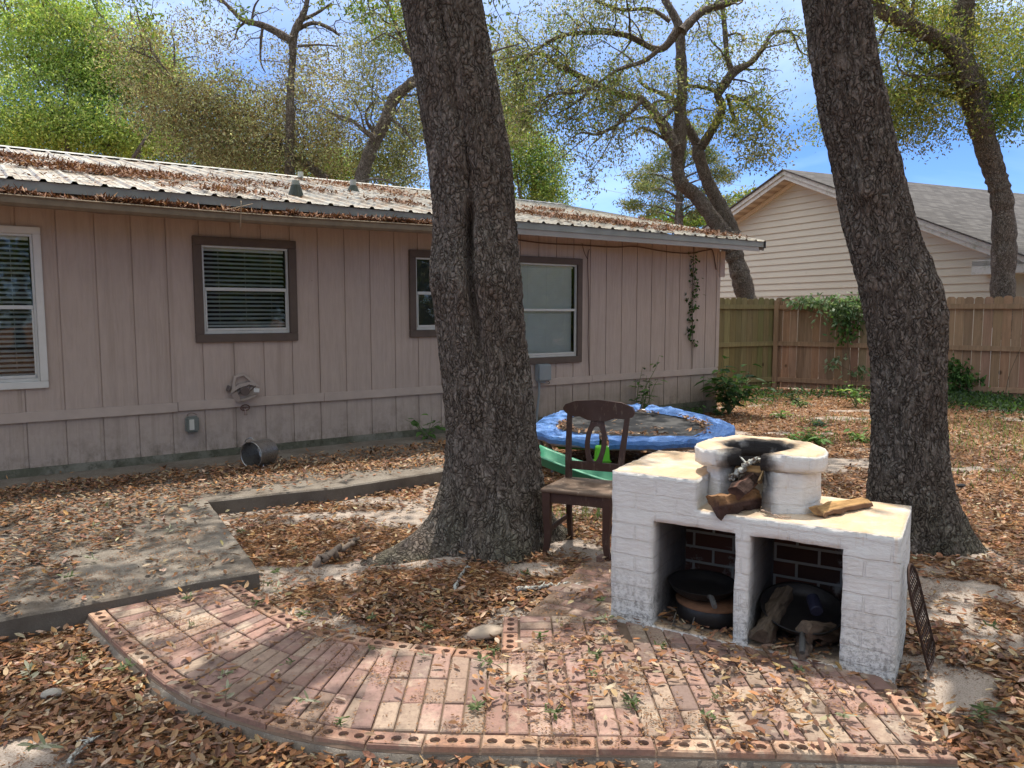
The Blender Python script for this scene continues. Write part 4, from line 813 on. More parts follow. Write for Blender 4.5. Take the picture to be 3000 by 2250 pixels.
# ------------------------------------------------------------------ trampoline and slide parts
def tp(x, y, z): return gz(1500 + x/3.016, 850 + y/3.016, z)
zt_ = lambda Y: float(np.interp(Y, [6.9, 9.3], [.37, .47]))
def tpp(x, y):
    z = .4
    for _ in range(4): z = zt_(tp(x, y, z)[1])
    return tp(x, y, z)
outl = [tpp(*q) for q in ((820,1335),(360,1300),(215,1245),(185,1195),(290,1120),(440,1070),(800,1015),(1180,1012),(1500,1055),(1900,1160),(1965,1200),(1960,1260),(1650,1325),(1200,1338))]
inl_ = [tpp(*q) for q in ((800,1285),(480,1250),(400,1215),(440,1165),(560,1110),(700,1085),(900,1065),(1140,1068),(1400,1105),(1690,1165),(1720,1190),(1700,1235),(1600,1290),(1200,1290))]
tramp = empty('trampoline', (1.2, 8.0, 0), label='low sagging trampoline with black mat and crumpled blue edge pad by the pink wall', cat='trampoline')
def sub3(p, q=5):
    p = np.array(p); p2 = np.roll(p, -1, 0); o = np.concatenate([[a + (c_ - a) * k / q for k in range(q)] for a, c_ in zip(p, p2)]); return (o + np.roll(o, 1, 0) + np.roll(o, -1, 0)) / 3 - np.array([1.2, 8.0, 0])
O3, I3 = sub3(outl, 10), sub3(inl_, 10); n = len(O3); b = MB(); rows = 9; V = []
for r in range(rows):
    s_ = r / (rows - 1); P_ = I3 + (O3 - I3) * s_; puff = .005 * math.sin(s_ * math.pi) ** .5
    ng = .014 * (fbm(P_[:,0]*6, P_[:,1]*6, s=41) - .5) + .055 * (fbm(P_[:,0]*17 + r, P_[:,1]*17 + r * .7, s=42) - .5); P_ = P_.copy(); P_[:,2] += puff + ng * (1 if r else .3); V.append(P_)
for r, dz in enumerate((.035, .075)):
    P_ = O3.copy() * np.array([1.01 - r*.015, 1.01 - r*.015, 1]); P_[:,2] -= dz + .05 * (fbm(P_[:,0]*6, P_[:,1]*6, s=45) - .5); V.append(P_)
V = np.concatenate(V); rt = rows + 2
f = [[r*n+k, (r+1)*n+k, (r+1)*n+(k+1) % n, r*n+(k+1) % n] for r in range(rt - 1) for k in range(n) if not (k in (0, 139, 69, 70)) or r < 0]
t = T('blue_vinyl_pad', .45, .5); c = t.mix(t.noise(6, 5), (.05, .17, .50), (.13, .28, .60)); c = t.mix(t.ramp(t.noise(16, 6, .7), [(.6, 0), (.7, .6)]), c, (.10, .085, .08)); t.color(c); t.bump(t.noise(9, 6, .65, dist=1.2), .9, .03)
b.add(V, np.array(f)); b.build('edge_pad', t.m, tramp)
b = MB(); In = I3 * np.array([1.05, 1.05, 1]); c_ = In.mean(0); c_[2] -= .03; V = np.concatenate([In - (0,0,.005), c_ + (In - c_) * .6 - (0,0,.02), c_[None]])
f = [[k, (k+1) % n, n+(k+1) % n, n+k] for k in range(n)]; b.add(V, [np.array(f), np.array([[n+k, n+(k+1) % n, 2*n] for k in range(n)])])
t = T('black_mesh_mat', .6, .3); t.color(t.mix(t.noise(3, 4), (.035, .036, .038), (.075, .073, .072))); b.build('jumping_mat', t.m, tramp, smooth=True)
b = MB(); Fp = O3 * np.array([.97, .97, 1]) - (0, 0, .07); b.tube(np.concatenate([Fp, Fp[:2]]), .022, 8, cap=False); b.build('steel_frame', simple('grey_steel_tube', (.25, .25, .26), .45, .6), tramp)
for q in (15, 30, 55, 80, 105, 125):
    p = Fp[q]; s_ = .93; b = MB(); b.tube(smoothpath([p, (p[0]*s_, p[1]*s_, p[2]*.5), (p[0]*s_, p[1]*s_, .0)], 4), .02, 8); b.build('leg', simple('dull_leg_steel', (.16,.16,.17), .5, .5), tramp)
LIME = simple('lime_green_plastic', (.13, .46, .03), .4, nsc=5, var=.12, bump=0); DG = simple('dark_green_plastic', (.07, .27, .015), .45, nsc=5, var=.15, bump=0); MINT = simple('faded_green_slide', (.06, .27, .16), .45, nsc=4, var=.15, bump=.05)
p = tp(800, 1400, .34) + np.array([0, .12, 0]); b = MB(); V = []
for z, hw in ((0, .068), (.02, .07), (.33, .055), (.345, .045)): V += [(-hw,-hw*.8,z),(hw,-hw*.8,z),(hw,hw*.8,z),(-hw,hw*.8,z)]
b.add(V, [np.array([[r*4+k, r*4+(k+1) % 4, r*4+4+(k+1) % 4, r*4+4+k] for r in range(3) for k in range(4)]), np.array([[12,13,14,15]])])
po = empty('plastic_post', (float(p[0]) + .01, float(p[1]), .0), .15, label='bright lime green plastic post standing under the trampoline behind the chair', cat='toy part'); b.build('post', LIME, po)
for z in (.09, .20): b = MB(); b.box(-.072, .072, -.062, .062, z, z + .012); b.build('moulded_band', DG, po)
q0, q1 = tp(370, 1400, .22), tp(620, 1385, .24); b = MB(); m_ = (q0 + q1) / 2; b.obox((0, 0, 0), (.46, .10, .12), (.05, .04, 0), bev=.02); b.obox((0, -.045, .0), (.40, .03, .07), (.05, .04, 0), bev=.01)
o = b.build('plastic_beam', DG, label='dark lime green plastic beam wedged under the left front of the trampoline', cat='toy part'); o.location = (float(m_[0]) + .12, float(m_[1]) + .15, .25); o.rotation_euler = (0, 0, .1)
b = MB(); p0 = gz(1570, 1372, .14) ; p1 = gz(1900, 1440, .06); V = []; k = 14
for i_ in range(k + 1):
    s_ = i_ / k; c_ = p0 + (p1 - p0) * s_; z = .20 * (1 - s_) ** 1.5 + .02; nrm = np.array([.2, .98, 0])
    for wd, hz in ((-.22, .09), (-.20, .10), (-.175, .09), (-.16, .01), (0, -.005), (.16, .01), (.175, .09), (.20, .10), (.22, .09)): V.append(c_ * [1,1,0] + nrm * wd + np.array([0, 0, z + hz]))
b.add(V, np.array([[r*9+q, r*9+q+1, r*9+10+q, r*9+9+q] for r in range(k) for q in range(8)]))
me = b.build('plastic_slide', MINT, label='faded mint green plastic slide lying on the ground behind the big trunk', cat='slide', smooth=True); sm = me.modifiers.new('thick', 'SOLIDIFY'); sm.thickness = .006
# ------------------------------------------------------------------ fences
def m_fence(name, green):
    t = T(name, .9, .15); g = t.noise(9, 6, .7, t.map((1.5, 1.5, .14)), 1.0); c = t.mix(1.0, t.attr(), t.ramp(g, [(.3, .72), (.7, 1.25)]), 'MULTIPLY')
    kn = t.ramp(t.vor(2.6, 'F1', t.map((1, 1, .7))), [(.05, 1), (.10, 0)]); c = t.mix(t.math('MULTIPLY', kn, .8), c, (.06, .035, .02))
    z = t.sep()[2]; c = t.mix(t.math('MULTIPLY', t.ramp(z, [(.8, .0), (.95, .5)]), t.noise(6)), c, (.20, .18, .11))
    t.color(c); t.bump(g, .5, .005); return t.m
FW = m_fence('fence_wood', 0)
FCN = np.array([5.37, 15.74, 0])
def fence(name, P0, P1, cols, label, posts, zoff=0, rails=(1.665, .925, .19), sd=0, zb=.03):
    rg = np.random.default_rng(sd); d = P1 - P0; Ln = float(np.linalg.norm(d[:2])); yaw = math.atan2(d[1], d[0]); root = empty(name, tuple(P0), yaw, label=label, cat='fence')
    b = MB(); x = 0.
    while x < Ln - .05:
        w_ = .139; g_ = x + .002; h_ = 1.84 + rg.normal(0, .008) + zoff; c = cols * rg.uniform(.75, 1.2) * (1 + rg.normal(0, .04, 3)); e = .032; y0, y1 = .02, .036; ln = rg.normal(0, .003)
        o = [(g_, zb), (g_ + w_, zb), (g_ + w_, h_ - e), (g_ + w_ - e, h_), (g_ + e, h_), (g_, h_ - e)]
        b.add([(a + ln*(z > 1), y0, z) for a, z in o] + [(a + ln*(z > 1), y1, z) for a, z in o], [[0,1,2,3,4,5], [11,10,9,8,7,6]] + [[k, 6+k, 6+(k+1) % 6, (k+1) % 6] for k in range(6)], c); x += .1435 + abs(rg.normal(0, .0015))
    b.build('picket_panel', FW, root)
    for rz_ in rails:
        b = MB(); x = 0
        while x < Ln - .1: l_ = min(2.42, Ln - x); b.obox((x + l_/2, .0, rz_ + rg.normal(0, .006) + zoff), (l_ - .006, .038, .09), (rg.normal(0, .004), rg.normal(0, .002), 0), cols * rg.uniform(.9, 1.25), bev=.003); x += 2.42
        b.build('rail', FW, root)
    for px_ in posts: b = MB(); b.obox((px_, -.015, .9 + zoff/2), (.09, .09, 1.80 + zoff), bev=.004, c=cols * 1.05); b.build('post', FW, root)
    return root
FE2 = np.array([8.92, 13.40, 0]); dr_ = (FE2 - FCN) / np.linalg.norm(FE2 - FCN); dl_ = np.array([-.899, -.438, 0])
fence('privacy_fence', FCN, FCN + dr_ * 9.0, np.array([.32, .205, .135]), 'long reddish brown wooden privacy fence running behind the right oak trunk to the right', (.03, 2.42, 4.84, 7.26), sd=3)
fence('privacy_fence', FCN + dl_ * 4.2, FCN, np.array([.26, .21, .10]), 'short greenish wooden privacy fence between the pink house corner and the fence corner post', (1.7,), sd=5)
# ------------------------------------------------------------------ neighbour house
K = 1.10; NP = np.array([6.58, 19., 0]) * K; NX = np.array([.423, -.906, 0]); NYAW = math.atan2(NX[1], NX[0]); NY = np.array([.906, .423, 0])
PZ = 1.58 + 3.38 * K
def m_vinyl():
    t = T('cream_vinyl', .6, .3); t.color(t.mix(t.noise(1.5, 5, .6), (.49, .455, .365), (.57, .53, .435))); t.color(t.mix(t.ramp(t.noise(4, 6, .75), [(.62, 0), (.75, .5)]), t.b.inputs['Base Color'].links[0].from_socket, (.30, .29, .20))); t.bump(t.noise(30, 3, .6, t.map((.1, 1, 1))), .1, .003); return t.m
VIN = m_vinyl()
t = T('mildewed_white_trim', .7, .25); t.color(t.mix(t.ramp(t.noise(7, 7, .75), [(.5, 0), (.68, .75)]), t.mix(t.noise(2), (.46, .46, .43), (.60, .60, .58)), (.22, .24, .17))); NTR = t.m
t = T('asphalt_shingles', .95, .1); s_ = t.sep(); c = t.brick(t.comb(s_[1], s_[0], 0), .30, .14, .006, (.12, .115, .11), (.05, .048, .048), (.015, .015, .015)); c = t.mix(t.math('MULTIPLY', t.noise(2.5, 6, .7), .6), c, (.11, .10, .09)); c = t.mix(t.ramp(t.noise(1.7, 6, .8), [(.66, 0), (.72, .8)]), c, (.28, .15, .08)); t.color(c); t.bump(t.brick(t.comb(s_[1], s_[0], 0), .30, .14, .01, 1, .7, 0), .8, .012); SHIN = t.m
nb = empty('neighbour_house', tuple(NP), NYAW, label='cream vinyl sided house with mildewed white gable trim and grey shingle roof', cat='house')
SLR, SLL = .416, .375; OV = .45; XE, XW = 6.10, -7.0
def rz(x): return PZ - (SLR * x if x > 0 else -SLL * x)
b = MB(); z = -.1; ex_ = .175; x1w = 5.55
while z < PZ - .35:
    zt = z + ex_
    def xr(zz): return min(x1w, (PZ - .16 - zz) / SLR)
    def xl(zz): return max(-6.6, -(PZ - .16 - zz) / SLL)
    a, c_ = xl(zt), xr(zt); a2, c2 = xl(z), xr(z)
    if c_ > a:
        b.add([(a2, OV - .030, z), (c2, OV - .030, z), (c_, OV, zt), (a, OV, zt), (a2, OV, z), (c2, OV, z)], [[0,1,2,3],[4,5,1,0]])
    z += ex_
b.build('gable_siding', VIN, nb)
b = MB(); b.box(5.55, 5.72, OV - .03, OV + .12, -.1, 2.55); b.build('corner_post', simple('white_post', (.66, .66, .64), .6, nsc=3, var=.08), nb)
b = MB(); z = -.1
while z < 2.6: b.add([(5.6, 1.6 - .014, z), (9, 1.6 - .014, z), (9, 1.6, z + ex_), (5.6, 1.6, z + ex_)], np.array([(0,1,2,3)])); z += ex_
b.add([(5.7, OV + .12, -.1), (5.7, 1.6, -.1), (5.7, 1.6, 2.6), (5.7, OV + .12, 2.6)], np.array([(0,1,2,3)])); b.build('porch_siding', VIN, nb)
# rake fascia (two-step), soffits, roof planes, eave fascia
b = MB()
for (xa, xb) in ((0, XE + .45), (0, XW)):
    for (y0, y1, d0, d1) in ((-.02, .015, -.005, .105), (.016, .035, .106, .215)):
        za, zb_ = rz(0.0), rz(xb); V = [(xa, y, za - dd) for y in (y0, y1) for dd in (d0, d1)] + [(xb, y, zb_ - dd) for y in (y0, y1) for dd in (d0, d1)]
        b.add(V, [[0,1,5,4],[2,6,7,3],[0,4,6,2],[1,3,7,5],[4,5,7,6]])
b.build('rake_fascia', NTR, nb)
b = MB()
for xb in (XE + .2, XW): b.add([(0, .035, rz(0) - .19), (xb, .035, rz(xb) - .19), (xb, OV + .01, rz(xb) - .19), (0, OV + .01, rz(0) - .19)], [[0,1,2,3]])
t = T('soffit_panel', .6, .3); s_ = t.sep(); wv_ = t.math('SINE', t.math('MULTIPLY', s_[0], 21)); t.color(t.mix(t.ramp(wv_, [(.0, 1), (.06, 0)]), (.52, .45, .36), (.34, .28, .22))); b.build('rake_soffit', t.m, nb)
b = MB()
for xb in (XE - .7, XW):
    V = [(0, OV - .05, rz(0) - .20), (xb, OV - .05, rz(xb) - .20), (xb, OV - .05, rz(xb) - .31), (0, OV - .05, rz(0) - .31)]; V += [(x, y + .05, z) for x, y, z in V]; b.add(V, [[0,1,2,3],[3,2,6,7],[0,4,5,1]])
b.build('frieze_board', simple('cream_frieze', (.60, .54, .44), .6), nb)
b = MB(); b.box(XE - .75, XE + .35, -.0, OV + .1, 2.33, 2.60); b.box(XE - .75, XE + .4, .0, 12, 2.50, 2.62); b.build('eave_box', NTR, nb)
b = MB(); th_ = .035
for (x0, x1) in ((0, XE + .5), (0, XW)):
    V = [(x0, -.06, rz(x0) + .012), (x1, -.06, rz(x1) + .012), (x1, 12, rz(x1) + .012), (x0, 12, rz(x0) + .012)]; V += [(x, y, z + th_) for x, y, z in V]; b.add(V, [[0,1,2,3],[4,7,6,5],[0,4,5,1],[1,5,6,2],[2,6,7,3]])
b.build('shingle_roof', SHIN, nb)
b = MB(); b.tube([(1.0, 1.6, rz(1.0) - .1), (1.0, 1.6, rz(1.0) + .42)], .06, 10); b.build('roof_vent', simple('galvanised', (.35,.35,.36), .5, .6), nb)
b = MB(); b.obox((XE + .35, .15, 2.30), (.10, .12, .08), bev=.01); b.tube([(XE + .35, .08, 2.29), (XE + .35, .02, 2.27)], .035, 10); b.build('eave_lamp', simple('black_lamp', (.015,.015,.016), .5), nb)
b = MB(); b.box(-6.6, 5.55, OV + .02, 12, -.1, 2.5); b.build('side_wall', VIN, nb)
# ------------------------------------------------------------------ trees
def px_path(pts, Y):   # (u, v, width px[, dY]) -> points, radii
    P = [];R = []
    for q in pts:
        Yq = Y + (q[3] if len(q) > 3 else 0); p = atY(q[0], q[1], Yq); P.append(p); R.append(q[2] / 2 / F * (p[1] * math.cos(PIT) - (p[2] - H) * math.sin(PIT)) * p[1] / math.hypot(p[0], p[1]))
    return np.array(P), np.array(R)
def big_trunk(pts, Y, base, flares, seed, z_top=8.5, nseg=240, dz=.009, crease=None, burl=()):
    P, Rr = px_path(pts, Y); o = np.argsort(P[:, 2]); P, Rr = P[o], Rr[o]
    z = np.arange(-.06, z_top, dz); sl_t = (P[-1] - P[-3]) / (P[-1, 2] - P[-3, 2])
    cx = np.interp(z, P[:,2], P[:,0]) + np.maximum(0, z - P[-1,2]) * sl_t[0] * (1 if z_top > 6 else -.3); cy = np.interp(z, P[:,2], P[:,1]); R0 = np.interp(z, P[:,2], Rr)
    ker = np.ones(41) / 41; pad = lambda a: np.convolve(np.pad(a, 20, 'edge'), ker, 'valid'); cx, cy, R0 = pad(cx), pad(cy), pad(R0)
    a = np.arange(nseg) * 2 * math.pi / nseg + math.pi / 2; A, Z = np.meshgrid(a, z)
    R = np.repeat(R0[:, None], nseg, 1)
    for ang, amp, hgt, wid in flares:
        dA = (A - ang + math.pi) % (2 * math.pi) - math.pi; R = R + amp * np.exp(-(dA / wid) ** 2) * np.exp(-np.maximum(Z, 0) / hgt)
    ca, sa = np.cos(A), np.sin(A)
    R = R * (1 + .10 * (fbm(ca*1.3 + 5, sa*1.3, Z*.8, s=seed, o=3) - .5))
    wob = fbm(ca*3, sa*3, Z*2.2, s=seed+2, o=3) * 1.3
    # vertical bark plates
    circ = A / (2 * math.pi) * 26
    n1 = fbm(ca*9 + wob, sa*9 + wob, Z*4.2, s=seed+4, o=3); n2 = fbm(ca*22 + wob, sa*22, Z*11, s=seed+6, o=3)
    R = R - .014 + .027 * (1 - 2*np.abs(n1 - .5)) ** 2 + .016 * (n2 - .5) * 2 * .8 + .006 * (vnoise(ca*70, sa*70, Z*55, s=seed+8) - .5)
    if crease is not None:
        for cpts, dep, wd in crease:
            cz = np.array([c_[0] for c_ in cpts]); cang = np.array([c_[1] for c_ in cpts]); cw = np.array([c_[2] for c_ in cpts])
            ca_ = np.interp(Z, cz, cang) + .12 * (fbm(Z*3, Z*0, s=3) - .5); ww = np.interp(Z, cz, cw, left=0, right=cw[-1]); dA = (A - ca_ + math.pi) % (2*math.pi) - math.pi
            R = R - dep * ww * np.exp(-(dA / wd) ** 2)
    for bz, ba, br, bs in burl:
        dA = ((A - ba + math.pi) % (2*math.pi) - math.pi) * .27; R = R + br * np.exp(-((dA/bs)**2 + ((Z-bz)/bs)**2))
    X_, Y_ = cx[:, None] + R * ca, cy[:, None] + R * sa
    V = np.stack([X_, Y_, Z], -1) - np.array(base); m_ = len(z)
    i = np.arange(m_ - 1)[:, None] * nseg; j = np.arange(nseg)[None]; f = np.stack([i+j, i+(j+1) % nseg, i+nseg+(j+1) % nseg, i+nseg+j], -1).reshape(-1, 4)
    b = MB(); b.add(V.reshape(-1, 3), f); return b, (np.array([cx[-1], cy[-1], z[-1]]), float(R0[-1]))
W_T1 = [(1452,1530,300),(1450,1400,272),(1445,1300,252),(1424,1100,254),(1398,900,255),(1390,800,262),(1392,700,232),(1380,500,238),(1339,250,233),(1295,0,230),(1250,-260,225)]
T1 = empty('oak_tree', (-.13, 5.12, 0), label='massive grey-brown oak trunk with flared roots and a long hollow seam left of the chair', cat='tree')
b, top1 = big_trunk(W_T1, 5.12, (-.13, 5.12, 0), [(R_(208), .52, .13, .28), (R_(255), .12, .2, .5), (R_(285), .13, .18, .35), (R_(318), .05, .25, .4), (R_(20), .28, .13, .35), (R_(120), .3, .15, .4), (R_(180), .16, .3, .5)], 51,
    crease=[([(1.25,R_(268),0),(1.45,R_(268),.5),(1.75,R_(267),1),(2.1,R_(265),1.0),(2.3,R_(268),.35),(2.6,R_(272),.16),(3.3,R_(268),.16),(3.7,R_(262),.22),(8,R_(255),.4)], .15, .10), ([(1.0,R_(300),0),(1.5,R_(292),.5),(1.9,R_(278),.9),(2.1,R_(268),.3)], .035, .16)], burl=[(1.75,R_(290),.05,.20),(1.85,R_(245),.03,.16)])
b.build('trunk', BARK, T1, smooth=True)
W_T2 = [(2690,1560,285),(2672,1500,262),(2664,1400,232),(2662,1300,217),(2659,1200,214),(2661,1100,215),(2660,1000,222),(2637,870,226),(2603,760,203),(2583,700,209),(2541,500,193),(2484,250,190),(2448,0,183),(2405,-260,178)]
T2 = empty('oak_tree', (2.70, 5.10, 0), label='tall grey oak trunk leaning left behind the right end of the white stove', cat='tree')
b, top2 = big_trunk(W_T2, 5.10, (2.70, 5.10, 0), z_top=5.2, flares= [(R_(300), .05, .12, .4), (R_(335), .13, .16, .32), (R_(215), .07, .14, .4), (R_(60), .18, .15, .5), (R_(150), .12, .15, .5)], seed=77, burl=[(2.35,R_(235),.05,.10),(1.72,R_(330),.03,.3)])
b.build('trunk', BARK, T2, smooth=True)
LG = [np.array(c_) * 1.35 for c_ in ((.10,.17,.03), (.16,.22,.045), (.22,.24,.06), (.07,.13,.03))]
YG = [np.array(c_) * 1.45 for c_ in ((.21,.30,.07), (.28,.36,.10), (.15,.24,.06), (.36,.40,.13))]
OL = [np.array(c_) * 1.35 for c_ in ((.17,.185,.095), (.24,.255,.14), (.12,.135,.065), (.21,.17,.11), (.32,.32,.21))]
GO = [np.array(c_) * 1.3 for c_ in ((.18,.205,.055), (.24,.25,.075), (.13,.17,.045), (.28,.24,.085))]
def leaves(b, P, ln, wd, cols, rg, droop=.0, m=0):
    n = len(P); d = rg.normal(0, 1, (n, 3)); d[:, 2] -= droop; d /= np.linalg.norm(d, axis=1)[:, None]; s = rg.normal(0, 1, (n, 3)); s -= d * (s * d).sum(1)[:, None]; s /= np.linalg.norm(s, axis=1)[:, None]
    l = (ln * rg.uniform(.6, 1.3, n))[:, None]; w_ = (wd * rg.uniform(.7, 1.2, n))[:, None]; nr = np.cross(d, s)
    V = np.stack([P, P + d*l*.45 + s*w_*.5 + nr*w_*.15, P + d*l, P + d*l*.45 - s*w_*.5 + nr*w_*.15], 1).reshape(-1, 3)
    cc = np.array(cols)[rg.integers(0, len(cols), n)] * rg.uniform(.7, 1.3, (n, 1)); f = np.arange(n)[:, None] * 4 + np.array([[0, 1, 2, 3]]); b.add(V, f, np.repeat(cc, 4, 0), m)
def walk(p, d, ln, rg, k=6, wig=.35, grav=0.0):
    out = [np.array(p, float)]; d = d / np.linalg.norm(d); st = ln / k
    for _ in range(k): d = d + rg.normal(0, wig, 3); d[2] += grav; d /= np.linalg.norm(d); out.append(out[-1] + d * st)
    return np.array(out), d
def ramify(bt, limbs, rg, tips, l1=(1.0, 2.0), sp=.45, lv2=5, r1=.022, grav=-.03, start=.25, skip=None, upb=.2):
    """secondary and tertiary branches along traced limbs; returns twig points"""
    for pts, rad in limbs:
        d = np.r_[0, np.cumsum(np.linalg.norm(np.diff(pts, axis=0), axis=1))]; L_ = d[-1]; s = L_ * start
        while s < L_:
            i_ = min(len(pts) - 2, np.searchsorted(d, s) - 1); i_ = max(i_, 0); p = pts[i_]
            if skip is not None and skip(p[None]).any(): s += sp; continue
            ax_ = pts[i_+1] - pts[i_]; ax_ /= np.linalg.norm(ax_) + 1e-9
            q = rg.normal(0, 1, 3); q -= ax_ * (q @ ax_); q /= np.linalg.norm(q); dr = q * .9 + ax_ * .6 + np.array([0, 0, upb]); r0 = min(rad[i_] * .55, r1 * rg.uniform(.7, 1.4)); l = rg.uniform(*l1) * (1 - .3 * s / L_)
            w_, dd = walk(p, dr, l, rg, 7, .32, grav); bt.tube(w_, np.linspace(r0, r0 * .35, len(w_)), 5, cap=False)
            for _ in range(lv2):
                k = rg.integers(1, len(w_)); q2 = rg.normal(0, 1, 3); q2[2] += upb * .5; t_, _d = walk(w_[k], q2 + dd * .5, l * rg.uniform(.25, .5), rg, 5, .4, grav * 2)
                bt.tube(t_, np.linspace(r0 * .4, .003, len(t_)), 3, cap=False); tips.append(t_[2:]); 
            tips.append(w_[-3:]); s += sp * rg.uniform(.6, 1.4)
def limb(bt, pts, Y, n=8, k=9, wob=.0, seed=0):
    P, Rr = px_path(pts, Y); s = smoothpath(np.c_[P, Rr], k); P, Rr = s[:, :3], s[:, 3]
    if wob: P = P + (np.stack([fbm(np.arange(len(P)) * .22, np.zeros(len(P)), s=seed + q, o=3) for q in range(3)], 1) - .5) * wob * 2
    Rr = Rr * (1 + .12 * (vnoise(np.arange(len(P)) * .8, np.zeros(len(P)), s=seed + 7) - .5) * 2)
    bt.tube(P, np.maximum(Rr, .004), n, fn=lambda r, th_, p: r * (1 + .08 * np.sin(th_ * 3 + p[:, 2:3] * 2))); return P, Rr
def tipleaves(b, tips, per, spread, ln, wd, cols, rg, droop=.3, keep=1.0):
    A = []
    for t_ in tips:
        if rg.random() > keep: continue
        k = rg.poisson(per); idx = rg.integers(0, len(t_), k); A.append(t_[idx] + rg.normal(0, spread, (k, 3)))
    if A: leaves(b, np.concatenate(A), ln, wd, cols, rg, droop)
# overhead canopies of the two near oaks, with gaps where the sun comes through
TE = math.tan(SUN_EL)
PATCH = [(-1.22,3.72,.50,.20,.93),(.50,3.02,1.30,.55,.985),(1.2,3.25,.85,.6,.985),(-1.85,2.95,.55,.45,.85),(-2.75,5.35,.55,.13,.9),(.12,4.22,.34,.2,.85),(-.55,4.78,.30,.17,.85),(-2.2,2.3,.5,.25,.8),(2.6,3.9,.35,.4,.6),(.7,5.2,.25,.3,.6),
         (2.4,2.9,.35,.35,.7),(1.9,8.0,.4,.25,.85),(3.2,8.8,.9,.35,.8),(5.2,10.2,1.2,.5,.85),(4.2,7.2,.7,.35,.8),(6.5,8.5,.9,.3,.8),(3.0,6.4,.5,.25,.7),(-1.6,5.4,.3,.12,.7),(-2.4,4.5,.4,.15,.75),(3.6,12.2,1.3,.4,.8),(-.9,6.6,.4,.1,.7),(1.1,2.55,.9,.2,.9)]
def inpatch(P):
    yg = P[:, 1] - P[:, 2] / TE; m_ = np.zeros(len(P), bool)
    for cx, cy, rx, ry, a in PATCH[:3]: m_ |= ((P[:, 0] - cx) / (rx + .25)) ** 2 + ((yg - cy) / (ry + .25)) ** 2 < 1
    return m_
def shade_keep(P, rg):
    yg = P[:, 1] - P[:, 2] / TE; xg = P[:, 0]; keep = np.ones(len(P))
    wx = xg + .25 * (fbm(xg * 2, yg * 2, s=61) - .5); wy = yg + .2 * (fbm(xg * 2, yg * 2, s=62) - .5)
    for cx, cy, rx, ry, a in PATCH: e = ((wx - cx) / rx) ** 2 + ((wy - cy) / ry) ** 2; keep = np.minimum(keep, 1 - a * (1 - sstep(.7, 1.35, e)))
    roofy = ((P - HA) @ (-HN)); 
    return rg.random(len(P)) < keep
CAN_N = 46000
def canopy(tree, base, c_xy, ext, n, seed, top):
    rg = np.random.default_rng(seed); bt = MB(); tips = []; b = MB()
    for k in range(9):
        a = k * 2.4 + seed; d = np.array([math.cos(a), math.sin(a), .55 + .5 * rg.random()]); p0 = top[0] - (0, 0, rg.uniform(0, .8)); w_, dd = walk(p0, d, rg.uniform(4, 6.5), rg, 12, .18, -.02)
        w_[:, 2] = np.maximum(w_[:, 2], 6.6)
        if inpatch(w_[3:]).mean() > .12: continue
        bt.tube(w_, np.linspace(top[1] * .5, .03, len(w_)), 8); ramify(bt, [(w_, np.linspace(.12, .03, len(w_)))], rg, tips, (.8, 1.5), .7, 3, .03, skip=inpatch)
    bt.v = [v - base for v in bt.v]; bt.build('limbs', BARK, tree, smooth=True)
    k = n // 26; C_ = np.c_[rg.uniform(c_xy[0] - ext[0], c_xy[0] + ext[0], k), rg.uniform(c_xy[1] - ext[1], c_xy[1] + ext[1], k), rg.uniform(6.7, 9.6, k)]
    C_ = C_[fbm(C_[:,0]*.8, C_[:,1]*.8, s=seed) > .40]
    P = (C_[:, None, :] + rg.normal(0, 1, (len(C_), 26, 3)) * np.array([.38, .38, .2])).reshape(-1, 3)
    lim = 1.58 + P[:, 1] * math.tan(R_(21.6)) + .25; P = P[(P[:, 2] > lim) | (P[:, 1] < 1)]; P = P[shade_keep(P, rg)]
    rf_ = (P - HA) @ (-HN); P = P[~((rf_ > .0) & (rg.random(len(P)) < .62))]
    leaves(b, P - base, .17, .085, LG + OL[:2], rg, .2); b.build('crown', LEAF, tree)
canopy(T1, np.array([-.13, 5.12, 0]), (-3.0, 4.5), (5.2, 8.5), CAN_N, 5, top1)
canopy(T2, np.array([2.70, 5.10, 0]), (5.2, 5.2), (4.6, 9.0), CAN_N, 6, top2)
# ------------------------------------------------------------------ trees further back (limbs traced, twigs grown)
def q1(x, y): return (x/2.212, y/2.212)
def q2(x, y): return (1000 + x/2.212, y/2.212)
def q3(x, y): return (2000 + x/2.212, y/2.212)
def q5(x, y): return (1600 + x/2.765, 250 + y/2.765)
def q7(x, y): return (2400 + x/3.687, y/3.687)
def tree_obj(base, label, name='oak_tree', group=None): return empty(name, tuple(base), label=label, cat='tree', group=group)
def finish(tree, bt, bl, base, mat_=None, leafmat=None):
    base = np.array(base); 
    bt.v = [v - base for v in bt.v]; bt.build('trunk', mat_ or BARK, tree, smooth=True)
    if bl is not None: bl.v = [v - base for v in bl.v]; bl.build('crown', leafmat or LEAF, tree)
